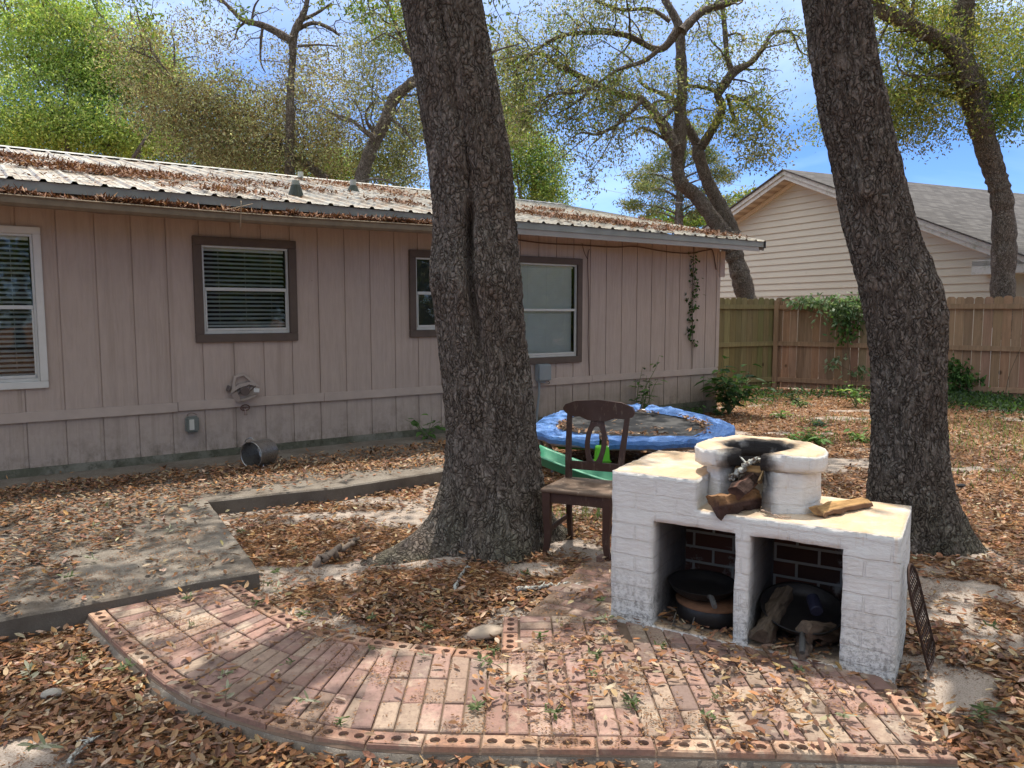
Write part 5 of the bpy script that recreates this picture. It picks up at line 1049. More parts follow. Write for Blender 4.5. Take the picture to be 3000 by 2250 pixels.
# twin oak behind the fence
rg = np.random.default_rng(40); Y4 = 16.8; base = np.array([5.35, 17.2, 0]); bt = MB(); bl = MB(); tips = []
limb(bt, [(2200,990,62),(2192,900,60),(2172,820,58),(2150,750,56),(2135,715,66),(2125,690,80)], Y4, 12)
A_ = [limb(bt, [(*p, w_) for p, w_ in s_], Y4 + dy, 10, wob=.0) for s_, dy in (
  ([(q5(1450,1230),58),(q5(1380,1120),46),(q5(1220,900),42),(q5(1100,790),42),(q5(1062,640),36),(q5(1075,450),40),(q5(1085,200),34),(q5(1105,0),32),((1996,190),32),((1992,90),30),((1975,45),26),((1945,-10),22),((1930,-80),16)], 0),
  ([(q5(1500,1220),60),(q5(1420,1000),44),(q5(1310,780),38),(q5(1235,560),38),(q5(1240,490),40)], .25),
  ([(q5(1240,510),30),(q5(1170,380),26),(q5(1120,280),22),(q5(1060,160),18),(q5(960,80),14),(q5(820,20),10),((1870,235),8)], .6),
  ([(q5(1250,500),30),(q5(1330,380),26),(q5(1400,250),24),(q5(1425,170),24),(q5(1390,80),24),(q5(1420,30),26),(q3(330,470),28),(q3(450,400),18),(q3(530,300),14),(q3(580,220),12),(q3(700,210),9),(q3(760,330),6),(q3(820,360),4)], .25),
  ([(q3(330,480),22),(q3(290,380),16),(q3(275,200),16),(q3(260,60),13),(q3(255,-60),10)], .3),
  ([(q5(1460,70),10),(q5(1500,190),12),(q5(1520,260),9),(q5(1490,310),5)], .2),
  ([(q5(1480,80),10),(q5(1600,130),10),(q5(1740,260),9),(q5(1800,340),6),(q5(1870,350),4)], .1),
  ([(q3(230,600),14),(q3(150,570),12),(q3(40,560),10),(q3(-60,590),8)], .5),
  ([(q5(1045,500),34),(q5(960,340),32),(q5(900,260),28),(q5(760,110),24),(q5(560,60),20),(q2(1420,430),15),(q2(1300,350),11),(q2(1150,370),8),(q2(1050,440),4)], -.3),
  ([((1986,85),30),(q2(2060,320),20),(q2(1850,230),16),(q2(1640,210),14),(q2(1400,240),10),(q2(1200,380),6),(q2(1100,500),3)], -.7),
  ([(q2(2060,320),14),(q2(1950,400),13),(q2(1800,450),10),(q2(1640,560),9),(q2(1500,680),6),(q2(1350,760),3)], -1.0),
  ([(q2(1960,640),16),(q2(1800,800),9),(q2(1660,870),8),(q2(1560,860),5),(q2(1480,900),3)], -.9),
  ([(q2(1640,570),14),(q2(1500,600),10),(q2(1350,620),8),(q2(1230,720),5),(q2(1160,850),3)], -1.2),
  ([(q2(2140,930),10),(q2(1960,830),8),(q2(1880,880),5)], -.2), ([(q5(1040,180),12),(q5(950,260),10),(q5(780,260),7),(q5(640,300),4)], -.4),
  ([(q2(2130,140),14),(q2(2000,60),12),(q2(1800,60),10),(q2(1600,-20),9)], -1.0), ([(q3(0,200),30),(q3(120,80),24),(q3(260,30),22),(q3(370,-20),20),(q3(480,-120),16)], -.8))]
ramify(bt, A_[2:], rg, tips, (.6, 1.5), .30, 5, .020, -.05, .22)
ramify(bt, A_[8:13], rg, tips, (.8, 1.7), .30, 5, .018, -.09, .3, upb=-.1)
tipleaves(bl, tips, 24, .13, .085, .032, OL + GO[:1] + LG[:2], rg, .6, .95)
def blob(b, u, v, ru, rv, Y, ry, n, ln, wd, cols, rg, csz=.28, per=22, holes=.42, droop=.4, sd=0):
    csz = csz * .72; n = int(n * 1.1)
    c_ = atY(u, v, Y); k = max(2, n // per); q = rg.normal(0, 1, (k, 3)); q /= np.linalg.norm(q, axis=1)[:, None]; q *= rg.random((k, 1)) ** .38
    C_ = c_ + q * np.array([ru / F * Y, ry, rv / F * Y]); C_ = C_[fbm(C_[:,0]*1.1, C_[:,1]*.6, C_[:,2]*1.4, s=sd) > holes]
    if not len(C_): return
    P = (C_[:, None] + rg.normal(0, 1, (len(C_), per, 3)) * np.array([csz, csz, csz * .55])).reshape(-1, 3)
    tone = np.repeat(rg.uniform(.5, 1.5, len(C_)), per)
    n0 = b.n; leaves(b, P, ln, wd, cols, rg, droop); b.c[-1] = b.c[-1] * np.repeat(tone, 4)[:, None]
blob(bl, 2180, 345, 120, 60, 16.8, .8, 1800, .09, .035, GO, rg, .22, 20, .3, sd=3); blob(bl, 2230, 430, 90, 75, 16.8, .7, 1300, .09, .035, GO + OL, rg, .22, 20, .42, sd=4)
for u, v, ru, rv, n_l in ((1620,330,130,130,2600),(1780,380,150,110,2200),(1560,180,120,110,2400),(1700,70,160,70,2400),(1950,130,150,90,1800),(2180,120,110,90,1500),(1850,250,150,90,1600)): blob(bl, u, v, ru, rv, 16.6 + rg.uniform(-.8, .8), 1.0, n_l, .08, .03, OL + LG[:1], rg, .24, 22, .46, sd=u)
finish(tree_obj(base, 'twin-stemmed dark oak rising behind the fence beside the pink house corner'), bt, bl, base)
# oak far right behind the fence
rg = np.random.default_rng(41); Y3 = 14.5; base = np.array([9.35, 14.6, 0]); bt = MB(); bl = MB(); tips = []
A_ = [limb(bt, [(*p, w_) for p, w_ in s_], Y3 + dy, 12, wob=0) for s_, dy in (
  ([((2952,990),82),((2940,860),76),(q3(2078,1600),76),(q3(2065,1300),70),(q3(2030,1140),68),(q3(1960,900),72),(q3(1900,680),80),(q3(1880,600),92),(q3(1830,470),88),(q3(1815,380),60),(q3(1835,200),56),(q3(1835,60),55),(q3(1845,-80),52),(q3(1850,-250),44)], 0),
  ([(q3(1860,560),70),(q3(1800,400),66),(q3(1740,300),62),(q3(1640,250),52),(q3(1500,180),44),(q3(1380,110),46),(q3(1290,70),44),(q3(1260,0),36),(q3(1200,-60),30)], -.3),
  ([(q3(1760,300),50),(q3(1750,180),42),(q3(1790,60),40),(q3(1800,-80),34)], .5),
  ([(q3(1960,640),30),(q3(2060,625),28),(q3(2212,640),26),(q3(2400,600),20)], .3), ([(q3(1800,640),20),(q3(1680,600),12),(q3(1560,585),10),(q3(1400,600),6)], .4),
  ([(q3(1770,510),22),(q3(1640,500),18),(q3(1560,450),12),(q3(1460,400),8)], .6), ([(q3(1760,470),12),(q3(1600,490),10),(q3(1470,490),9),(q3(1400,440),6),(q3(1390,370),4)], -.4),
  ([(q3(1480,130),12),(q3(1490,40),12),(q3(1505,-20),9)], -.3), ([(q3(2090,600),16),(q3(2130,540),14),(q3(2180,470),8)], .3), ([(q3(1980,720),10),(q3(2060,650),6)], .2))]
ramify(bt, A_[1:], rg, tips, (.7, 1.6), .34, 4, .02, -.03, .2)
tipleaves(bl, tips, 24, .15, .085, .034, GO + LG[:2], rg, .5, .95)
for u, v, ru, rv, n_l, cl in ((2560,300,90,90,2600,GO),(2700,330,160,110,5000,GO),(2650,420,80,50,1600,LG+GO),(2800,190,140,120,3600,GO),(2960,250,90,160,3600,GO+LG),(2960,330,90,60,1600,LG),(2600,110,100,110,2600,GO),(2440,340,70,60,900,LG+GO),(2900,60,160,90,3600,GO),(2980,130,80,90,1600,YG[:2]+GO),(2620,20,170,60,2400,GO),(2750,50,120,80,2000,GO+LG)):
    blob(bl, u, v, ru, rv, Y3 + rg.uniform(-.3, 1.6), 1.0, int(n_l*1.7), .072, .029, cl, rg, .25, 20, .45, sd=int(u))
finish(tree_obj(base, 'slender oak with forked limbs and golden green leaves at the far right beyond the fence'), bt, bl, base)
# leaning oak behind the house
rg = np.random.default_rng(42); Y5 = 15.5; base = np.array([-3.15, 15.5, 0]); bt = MB(); bl = MB(); tips = []
A_ = [limb(bt, [(*p, w_) for p, w_ in s_], Y5 + dy, 10, wob=0) for s_, dy in (
  ([((1045,760),52),((1048,600),48),((1057,533),42),(q2(180,1000),40),(q2(235,880),38),(q2(290,760),36),(q2(340,640),34),(q2(440,550),30),((1235,215),28),((1275,120),24),((1290,0),20),((1300,-100),14)], 0),
  ([(q2(225,900),22),(q2(150,850),14),(q2(80,790),10),((1000,340),6),((960,330),4)], -.2), ([(q2(230,870),16),(q2(170,800),10),(q2(160,730),7),((1090,300),4)], .3), ([(q2(300,740),10),(q2(420,860),7),(q2(480,950),4)], -.3),
  ([(q2(440,550),16),((1260,240),12),((1330,210),10),((1450,150),7),((1520,130),4)], -.2), ([((1235,215),14),((1180,120),12),((1140,20),10),((1100,-60),6)], .4), ([(q2(110,1180),8),(q2(250,1160),6),(q2(380,1210),4)], -.5))]
ramify(bt, A_[1:], rg, tips, (.7, 1.6), .40, 4, .018, -.02, .15)
ramify(bt, [(A_[0][0][40:], A_[0][1][40:])], rg, tips, (1.0, 2.2), .35, 5, .02, -.02, .1)
tipleaves(bl, tips, 12, .15, .08, .034, OL + GO[:1], rg, .5)
for u, v, ru, rv, n_l, cl in ((1160,60,110,110,3800,LG+GO),(1180,420,90,120,4200,OL+GO),(1230,300,70,130,2600,OL),(1480,120,70,130,2600,OL+GO),(1500,280,60,160,3400,GO+OL),(1060,220,90,110,3000,OL),(1130,510,90,70,2400,OL+GO)):
    blob(bl, u, v, ru, rv, Y5 + rg.uniform(0, 1.8), 1.0, int(n_l*1.5), .07, .03, cl, rg, .26, 20, .42, sd=int(u))
finish(tree_obj(base, 'leaning reddish oak rising behind the pink house roof just left of the massive trunk'), bt, bl, base)
# bare-limbed oak left of it
rg = np.random.default_rng(43); Y6 = 15.8; base = np.array([-4.6, 15.8, 0]); bt = MB(); bl = MB(); tips = []
A_ = [limb(bt, [(*p, w_) for p, w_ in s_], Y6 + dy, 9, wob=0) for s_, dy in (
  ([((850,700),34),((848,480),30),((850,330),26),((852,253),22),((858,170),22),((862,100),24),(q1(1970,80),18),(q1(1990,0),15),((905,-80),10)], 0),
  ([(q1(1890,260),24),(q1(1720,170),20),(q1(1580,130),16),(q1(1500,60),12),(q1(1430,-10),10)], -.3), ([(q1(1580,150),9),(q1(1540,190),6),(q1(1520,260),4)], -.2), ([(q1(1700,190),9),(q1(1690,280),8),(q1(1690,400),5),(q1(1720,470),3)], .2),
  ([(q1(1900,210),14),(q1(2020,150),12),(q1(2130,180),10),(q1(2200,230),7)], .1), ([(q1(1930,300),9),(q1(2060,290),6),(q1(2190,300),4)], -.2), ([(q1(1630,150),8),(q1(1650,40),6),(q1(1700,-30),4)], .2), ([(q1(1960,130),12),(q1(2060,80),9),(q1(2150,20),6)], .3),
  ([(q1(1100,490),9),(q1(1000,350),9),(q1(950,230),8),(q1(900,120),6),(q1(880,40),4)], -.4), ([(q1(1000,380),7),(q1(860,320),6),(q1(760,240),5),(q1(730,180),4)], -.4), ([(q1(1130,430),7),(q1(1130,300),5),(q1(1110,200),4)], -.3), ([(q1(1330,780),9),(q1(1100,490),10)], -.3),
  ([(q1(1880,1000),22),(q1(1700,940),18),(q1(1500,930),14),(q1(1300,920),8)], .4), ([(q1(2120,1160),26),(q1(1980,1060),24),(q1(1840,960),18),(q1(1700,860),12),(q1(1500,760),7)], .5), ([(q1(1700,760),7),(q1(1400,720),6),(q1(1150,700),4)], .2))]
ramify(bt, A_, rg, tips, (.5, 1.3), .36, 4, .013, -.02, .2)
tipleaves(bl, tips, 7, .13, .07, .030, OL, rg, .5, .7)
DRYL = OL + [np.array((.20,.135,.07)), np.array((.14,.095,.055)), np.array((.28,.23,.13))]
for u, v, ru, rv, n_l, h_ in ((520,300,170,90,7500,.38),(700,330,170,100,8000,.36),(850,360,170,90,8000,.36),(960,430,130,80,5000,.38),(640,420,200,60,6000,.36),(900,210,120,80,2600,.48),(430,170,110,80,2600,.46),(560,120,110,80,1600,.5),(760,480,200,40,3200,.38),(980,300,80,80,2200,.45)):
    blob(bl, u, v, ru, rv, Y6 + rg.uniform(-1.4, 1.6), 1.2, int(n_l*1.55), .066, .027, DRYL, rg, .26, 26, h_, sd=int(u) + 3)
finish(tree_obj(base, 'thinly leaved olive oak with bare crooked limbs above the middle of the pink house roof'), bt, bl, base)
# solid foliage trees
def mass(name, base, trunk, blobs, cols, label, sd, ln=.13, wd=.055, csz=.34, lm=None, group=None, Y=None, dens=1.0, hol=.36, per=22):
    rg = np.random.default_rng(sd); bt = MB(); bl = MB(); base = np.array(base, float); Y = Y or base[1]
    top = atY(*trunk[:2], Y); bt.tube(smoothpath([base, base * .6 + top * .4 + (.1, 0, 0), top], 6), np.linspace(trunk[2], trunk[2] * .35, 13), 9)
    for u, v, ru, rv, n_ in blobs:
        c_ = atY(u, v, Y); s_ = base * .5 + top * .5; w_ = smoothpath([s_, (s_ + c_) / 2 + rg.normal(0, .3, 3), c_], 5); bt.tube(w_, np.linspace(trunk[2] * .35, .02, len(w_)), 5, cap=False)
        blob(bl, u, v, ru, rv, Y + rg.uniform(-.5, .5), ru / F * Y * .7, int(n_ * dens), ln, wd, cols, rg, csz, per, hol, sd=sd + int(u))
    finish(tree_obj(base, label, name, group), bt, bl, base)
mass('leafy_tree', (-10.5, 21, 0), (150, 300, .22), [(60,120,170,150,9000),(220,130,130,120,8000),(330,230,120,110,7000),(120,330,200,110,9000),(470,210,70,70,2600),(310,390,160,70,6000),(60,420,150,80,5000),(420,110,60,60,1200),(480,330,90,90,3600),(200,30,160,60,2600)], YG, 'bright yellow-green leafy tree filling the upper left corner behind the house', 50, .095, .042, dens=1.7)
mass('leafy_tree', (-6.2, 24, 0), (560, 400, .2), [(560,420,160,70,5500),(700,480,190,50,4500),(900,490,160,50,4000),(420,440,120,50,2600),(1010,480,100,60,2500),(640,300,120,90,2200)], YG[:1] + LG + OL[:1], 'mid green leafy tree showing low behind the olive oak and the roof ridge', 51, .095, .045, dens=1.6)
mass('leafy_tree', (1.0, 26, 0), (1560, 500, .18), [(1530,440,80,90,3600),(1590,480,70,80,3200),(1560,560,110,60,3200),(1500,340,50,90,2200),(1620,570,60,40,1200)], YG + LG, 'bright green young tree showing between the massive trunk and the sky above the roof', 52, .095, .045, dens=1.6)
mass('leafy_tree', (8.8, 42, 0), (1990, 640, .2), [(1960,640,90,30,1600),(2060,650,60,25,900)], YG[2:3] + LG, 'small distant green tree just above the far end of the roof', 53, .2, .1)
mass('leafy_tree', (13.5, 44, 0), (2210, 600, .2), [(2215,580,70,40,1400),(2160,610,60,40,900)], LG + GO, 'distant olive tree showing left of the neighbour gable', 54, .2, .1)
mass('leafy_tree', (26, 48, 0), (2820, 640, .2), [(2850,612,60,12,500)], YG[:1] + LG, 'tiny distant green treetop peeping over the neighbour roof', 55, .2, .1)
# pine
rg = np.random.default_rng(60); YP = 34.; base = np.array([6.95, YP, 0]); bt = MB(); bl = MB(); limb(bt, [(1985,760,30),(1988,640,26),(1992,560,20),(2000,480,14),(2010,410,8),(2020,370,4)], YP, 8)
PN = [np.array(c_) for c_ in ((.13,.17,.07),(.19,.21,.09),(.09,.13,.05),(.24,.22,.12))]
for u, v, ru, rv in ((1900,620,75,20),(1860,600,40,14),(1930,560,60,18),(1885,550,40,14),(1880,510,50,16),(1930,490,50,20),(1960,450,50,20),(1990,400,40,22),(2060,440,40,22),(2090,500,50,20),(2060,560,60,20),(2100,590,40,16),(2040,620,60,18),(1980,520,50,20),(2010,460,50,22),(2080,470,30,14),(1960,590,60,18),(2120,520,30,14),(2030,385,30,16),(1910,530,50,14)):
    p0 = atY(1990, v + 30, YP); c_ = atY(u, v, YP + rg.uniform(-1.5, 1.5)); w_ = smoothpath([p0, (p0 + c_) / 2 + (0, 0, .15), c_], 4); bt.tube(w_, np.linspace(.05, .02, len(w_)), 4, cap=False); blob(bl, u, v, ru, rv, c_[1], .8, 560, .2, .045, PN, rg, .24, 26, .2, .0, sd=int(u))
finish(tree_obj(base, 'grey-green pine tree standing far away behind the twin-stemmed oak', 'pine_tree'), bt, bl, base)
# hanging leafy sprays at the very top of the view (from the near oak's limbs)
rg = np.random.default_rng(61); bs_ = np.array([-.13, 5.12, 0])
for k, (u, v, w_, dy, u2, v2) in enumerate(((60,-120,10,0,190,60),(200,-120,9,.5,330,90),(330,-120,9,-.3,420,50),(-40,-60,9,.2,60,60),(560,-120,8,.4,600,20),(700,-100,8,.2,640,20),(960,-120,10,.5,1000,30),(1060,-100,10,0,1100,70),(1180,-120,9,-.5,1130,60),(1420,-100,9,0,1470,60))):
    bt = MB(); bl = MB(); tips = []
    P, Rr = limb(bt, [(u, v, w_), ((u*2+u2)/3+12, (v*2+v2)/3, w_*.6), ((u+2*u2)/3-8, (v+2*v2)/3, w_*.4), (u2, v2, w_*.2)], 9.5 + dy, 5, 5); ramify(bt, [(P, Rr)], rg, tips, (.25, .6), .22, 4, .006, -.12, .1, upb=-.3)
    for t_ in tips: t_[:, 2] = np.maximum(t_[:, 2], 1.58 + t_[:, 1] * math.tan(R_(16.5)))
    tipleaves(bl, tips, 9, .06, .075, .026, LG + [np.array((.13,.16,.04))], rg, .5)
    bt.v = [v_ - bs_ for v_ in bt.v]; bl.v = [v_ - bs_ for v_ in bl.v]; hb = bt.build('hanging_branch', BARK, T1); bl.build('leaves', LEAF, hb)
# overhead wires
WIRE = simple('power_wire', (.25, .26, .28), .5, bump=0)
for a, c_, lb in (((1560,505,26),(2300,620,26),'thin power wire crossing low behind the twin-stemmed oak'), ((1700,462,30),(2420,560,30),'thin upper power wire crossing the sky left of the neighbour gable')):
    p0, p1 = atY(*a), atY(*c_); b = MB(); b.tube([p0 + (p1 - p0) * s_ - np.array([0, 0, .25 * math.sin(math.pi * s_)]) for s_ in np.linspace(-1.2, 2.2, 30)], .006, 5, cap=False); b.build('power_wire', WIRE, label=lb, cat='wire')
# ------------------------------------------------------------------ leaf litter
def to_stove(x, y): q = np.stack([x - SF[0], y - SF[1]], -1); return q @ SDX[:2], q @ SDY[:2]
def surf(x, y):
    z = gheight(x, y); ip = inpoly(x, y, PATIO); z = np.where(ip, ZP, z); isl = inpoly(x, y, SLAB); z = np.where(isl, .1, z)
    sx, sy = to_stove(x, y); inst = (sx > -.01) & (sx < 1.25) & (sy > -.01) & (sy < .48); z = np.where(inst, .057, z); return z, ip, isl, inst
def blocked(x, y):
    b_ = (((x - T1.location.x) / .40) ** 2 + ((y - 5.12) / .36) ** 2 < 1) | (((x - 2.72) / .33) ** 2 + ((y - 5.10) / .32) ** 2 < 1)
    sx, sy = to_stove(x, y); b_ |= ((sx > -.015) & (sx < 1.27) & (sy > -.01) & (sy < .66)) & ~((((sx > .21) & (sx < .575)) | ((sx > .67) & (sx < 1.03))) & (sy < .45))
    hx_ = (np.stack([x, y], -1) - HA[:2]) @ HD[:2]; hy_ = (np.stack([x, y], -1) - HA[:2]) @ (-HN[:2]); b_ |= (hy_ > -.01) & (hx_ < 9.6); return b_
DL = np.array([(.27,.135,.065),(.35,.20,.105),(.20,.10,.055),(.40,.27,.16),(.14,.075,.05),(.26,.155,.10),(.44,.34,.24),(.30,.15,.08),(.19,.12,.085),(.36,.17,.065),(.23,.12,.07)])
def litter_density(x, y, ip, isl, inst):
    d = sandden(x, y); d = sstep(.12, .55, d) * .96 + .04; c1 = fbm(x * 2.6, y * 2.6, s=71)
    de = sstep(.47, .70, fbm(x * 3.1 + 9, y * 3.1, s=72)) * .75 + .035
    for cx, cy, rx, ry, a in ((-1.75,4.0,.35,.12,.9),(-1.5,3.35,.25,.12,.35),(-.1,3.42,.25,.05,.5),(1.15,3.18,.35,.12,.9),(.95,3.28,.3,.07,.8),(1.1,2.75,.28,.14,.7),(.9,2.95,.2,.1,.5),(.45,4.0,.1,.15,.5),(.62,4.5,.12,.2,.6),(1.45,2.9,.12,.15,.4),(.45,2.72,.14,.07,.5),(1.52,2.6,.12,.05,.5)): de = de + a * np.exp(-(((x-cx)/rx)**2 + ((y-cy)/ry)**2))
    sl_ = sstep(.30, .46, c1) * .97
    hx_ = (np.stack([x, y], -1) - HA[:2]) @ HD[:2]; hy_ = -((np.stack([x, y], -1) - HA[:2]) @ (-HN[:2]))
    far = sstep(.30, .62, hy_ + .22 * (c1 - .5)) ; edge = np.clip((-1.9 - x - .30*(y-4.3)) / .9 + .55 * (c1 - .5), 0, 1)
    sl_ = np.where(hy_ < 1.85, far * (1 - .85 * sstep(1.55, 1.75, hy_ + .3 * (c1-.5)) * (x > -2.5)) , sl_ * np.clip(.07 + edge * 1.4, 0, 1)) 
    sl_ = np.where((y < 4.15) & (x > -3.2), sl_ * .55, sl_)
    d = np.where(ip, np.clip(de, 0, 1) * .26, d); d = np.where(isl, np.clip(sl_, .02, 1), d); return np.where(inst, .3, d)
def ground_leaves(n, rr, seed, near):
    rg = np.random.default_rng(seed); r = np.sqrt(rg.uniform(rr[0]**2, rr[1]**2, n * 3)) if near else rg.uniform(rr[0], rr[1], n * 3); a = rg.uniform(-.72, .72, n * 3); x = r * np.sin(a) * 1.0; y = r * np.cos(a)
    z, ip, isl, inst = surf(x, y); k = (rg.random(len(x)) < litter_density(x, y, ip, isl, inst)) & ~blocked(x, y); x, y, z = x[k][:n], y[k][:n], z[k][:n]; return x, y, z, rg
def leaf8(b, x, y, z, rg, ln, wr=.38, cols=DL, curl=.35, lift=.012, tilt=.30, nvec=None):
    n = len(x); l = ln * rg.uniform(.55, 1.35, n); w_ = l * wr * rg.uniform(.75, 1.25, n); a = rg.uniform(0, 2*math.pi, n); tx, ty = rg.normal(0, tilt, n), rg.normal(0, tilt, n)
    d = np.stack([np.cos(a), np.sin(a), tx], 1); d /= np.linalg.norm(d, axis=1)[:, None]; s = np.stack([-np.sin(a), np.cos(a), ty], 1); s -= d * (s*d).sum(1)[:, None]; s /= np.linalg.norm(s, axis=1)[:, None]; u = np.cross(d, s)
    c_ = rg.normal(.3, curl, n) * l; f_ = rg.uniform(.1, .9, n) * w_ * .5; P = np.stack([x, y, z + rg.uniform(.002, lift, n) + np.abs(tx) * l * .5 + np.abs(ty) * w_ * .5], 1)
    def pt(t_, o_, h_): return P + d * (l * (t_ - .5))[:, None] + s * (w_ * o_)[:, None] + u * (c_ * (4 * (t_ - .5) ** 2) * .25 + f_ * h_)[:, None]
    V = np.stack([pt(0, 0, 0), pt(.3, .45, .8), pt(.7, .42, .8), pt(1, 0, 0), pt(.7, -.42, .8), pt(.3, -.45, .8), pt(.3, 0, 0), pt(.7, 0, 0)], 1).reshape(-1, 3)
    cc = cols[rg.integers(0, len(cols), n)] * rg.uniform(.6, 1.3, (n, 1)) * (1 + rg.normal(0, .06, (n, 3))); i = np.arange(n)[:, None] * 8
    b.add(V, [i + np.array([[1, 2, 7, 6]]), i + np.array([[6, 7, 4, 5]]), i + np.array([[0, 1, 6]]), i + np.array([[0, 6, 5]]), i + np.array([[2, 3, 7]]), i + np.array([[7, 3, 4]])], np.repeat(np.clip(cc, 0, 1), 8, 0))
def leaf4(b, x, y, z, rg, ln, wr=.36, cols=DL, lift=.015, tilt=.35):
    n = len(x); l = ln * rg.uniform(.55, 1.3, n); w_ = l * wr; a = rg.uniform(0, 2*math.pi, n); d = np.stack([np.cos(a), np.sin(a), rg.normal(0, tilt, n)], 1); s = np.stack([-np.sin(a), np.cos(a), rg.normal(0, tilt, n)], 1)
    P = np.stack([x, y, z + rg.uniform(.004, lift, n) + .25 * l * np.abs(d[:, 2])], 1); V = np.stack([P - d*l[:,None]*.5, P + s*w_[:,None]*.5, P + d*l[:,None]*.5, P - s*w_[:,None]*.5], 1).reshape(-1, 3)
    cc = cols[rg.integers(0, len(cols), n)] * rg.uniform(.6, 1.35, (n, 1)); b.add(V, np.arange(n)[:, None] * 4 + np.array([[0, 1, 2, 3]]), np.repeat(np.clip(cc, 0, 1), 4, 0))
b = MB()
x, y, z, rg = ground_leaves(17000, (2.0, 4.2), 101, True); leaf8(b, x, y, z, rg, .046, lift=.022, curl=.25, tilt=.22)
x, y, z, rg = ground_leaves(31000, (4.0, 7.6), 102, True); leaf8(b, x, y, z, rg, .046, lift=.022, curl=.25, tilt=.24)
x, y, z, rg = ground_leaves(50000, (7.2, 17.5), 103, False); leaf4(b, x, y, z, rg, .056)
b.build('leaf_litter', DRY, label='brown fallen oak leaves carpeting the yard, slab and paving', cat='leaf litter', kind='stuff')
# fine brown catkin debris
b = MB(); rg = np.random.default_rng(104); n = 120000; r = np.sqrt(rg.uniform(2.0**2, 5.6**2, n)); a = rg.uniform(-.72, .72, n); x, y = r*np.sin(a), r*np.cos(a); z, ip, isl, inst = surf(x, y)
dd_ = sstep(.52, .62, fbm(x*5.5, y*5.5, s=73, o=5)) * .9 + .06 + .25 * (ip & (np.abs(((x + .6) / .083) % 1 - .0) < .14)) + np.clip(litter_density(x, y, ip, isl, inst) - .2, 0, 1) * .3; k = (rg.random(n) < dd_) & ~blocked(x, y); x, y, z = x[k], y[k], z[k]
leaf4(b, x, y, z, rg, .014, .35, np.array([(.17,.08,.035),(.24,.115,.05),(.11,.055,.03),(.28,.15,.07)]), .006, .2); b.build('catkin_debris', DRY, label='fine crumbled brown catkins and bud scales scattered between the leaves', cat='debris', kind='stuff')
# roof and gutter litter
b = MB(); rg = np.random.default_rng(105); RB = np.array([(.17,.075,.04),(.25,.11,.055),(.12,.055,.035),(.33,.18,.09),(.22,.11,.07)])
def roofleaves(n, pts_uv, sx, sy, ln=.055, pile=.03):
    for (u, v, k_, ax_, ay_) in pts_uv:
        q = hl(roofpt(u, v)); m = int(n * k_); xx = q[0] + rg.normal(0, sx * ax_, m); yy = q[1] + rg.normal(0, sy * ay_, m); kk = (fbm(xx*5, yy*5, s=int(u)) > .44) & (xx < RX) & (yy < RY) & (yy > EY - .02) & (xx > -3.3); xx, yy = xx[kk], yy[kk]
        zz = EZ + (yy - EY) * sl_ + .012 + rg.uniform(0, pile, len(xx)); W = HA[None] + HD[None]*xx[:,None] - HN[None]*yy[:,None]; leaf4(b, W[:,0], W[:,1], zz, rg, ln, .3, RB, .02, .5)
roofleaves(1500, [(20,465,.7,.8,.5),(70,495,.25,.5,.3),(180,500,.5,1,.4),(240,500,1.2,1.2,.7),(330,515,1.3,1.4,.7),(420,515,.9,1.2,.6),(520,530,.5,1.5,.6),(600,555,.35,1,.4),(660,570,.5,1.2,.4),(740,545,.3,1,.8),(900,560,.3,1,.8),(1000,545,.4,1.5,1),(1100,560,.5,1.5,1),(1200,580,.5,1.5,1),(1160,600,.3,1,.4),(1540,630,.5,1,.7),(1600,620,.4,1,.5),(1680,645,.9,1.3,.8),(1750,650,.9,1.3,.6),(1850,665,.8,1,.5),(1950,685,.8,1,.5),(2010,680,.7,1,.8),(2090,690,.6,1,.5),(1900,650,.3,1.2,.5)], .28, .30)
m = 9000; xx = rg.uniform(-3.3, RX, m); yy = rg.uniform(EY, RY, m); kk = fbm(xx*2.6, yy*3.2, s=77) > .60; xx, yy = xx[kk], yy[kk]; W = HA[None] + HD[None]*xx[:,None] - HN[None]*yy[:,None]; leaf4(b, W[:,0], W[:,1], EZ + (yy - EY)*sl_ + .008, rg, .05, .3, RB, .018, .3)
m = 9000; xx = rg.uniform(-3.3, 5.15, m); hgt = .012 + .055 * sstep(.38, .62, fbm(xx*1.6, xx*0, s=79)) + .025 * np.exp(-((xx - 2.0) / .35)**2); yy = rg.uniform(-.565, -.475, m); zz = 2.52 + sag(xx) + rg.random(m) * hgt * (1 - ((yy + .515)/.06)**2 * .5)
W = HA[None] + HD[None]*xx[:,None] - HN[None]*yy[:,None]; leaf4(b, W[:,0], W[:,1], zz, rg, .05, .25, RB, .01, .6)
b.build('roof_leaf_litter', DRY, label='dark brown leaf debris drifted over the metal roof and heaped in its gutter', cat='leaf litter', kind='stuff')
b = MB(); p = [hworld(*q) for q in ((2.02,-.53,2.62),(2.0,-.60,2.60),(1.99,-.62,2.50),(1.98,-.62,2.36))]; b.tube(smoothpath(p, 4), .004, 4); p = [hworld(*q) for q in ((1.85,-.58,2.52),(2.0,-.60,2.56),(2.12,-.56,2.60))]; b.tube(smoothpath(p, 4), .004, 4)
b.build('dead_twig', simple('straw_twig', (.30,.22,.15), .9), label='forked dead twig dangling from the gutter above the brown framed window', cat='twig')
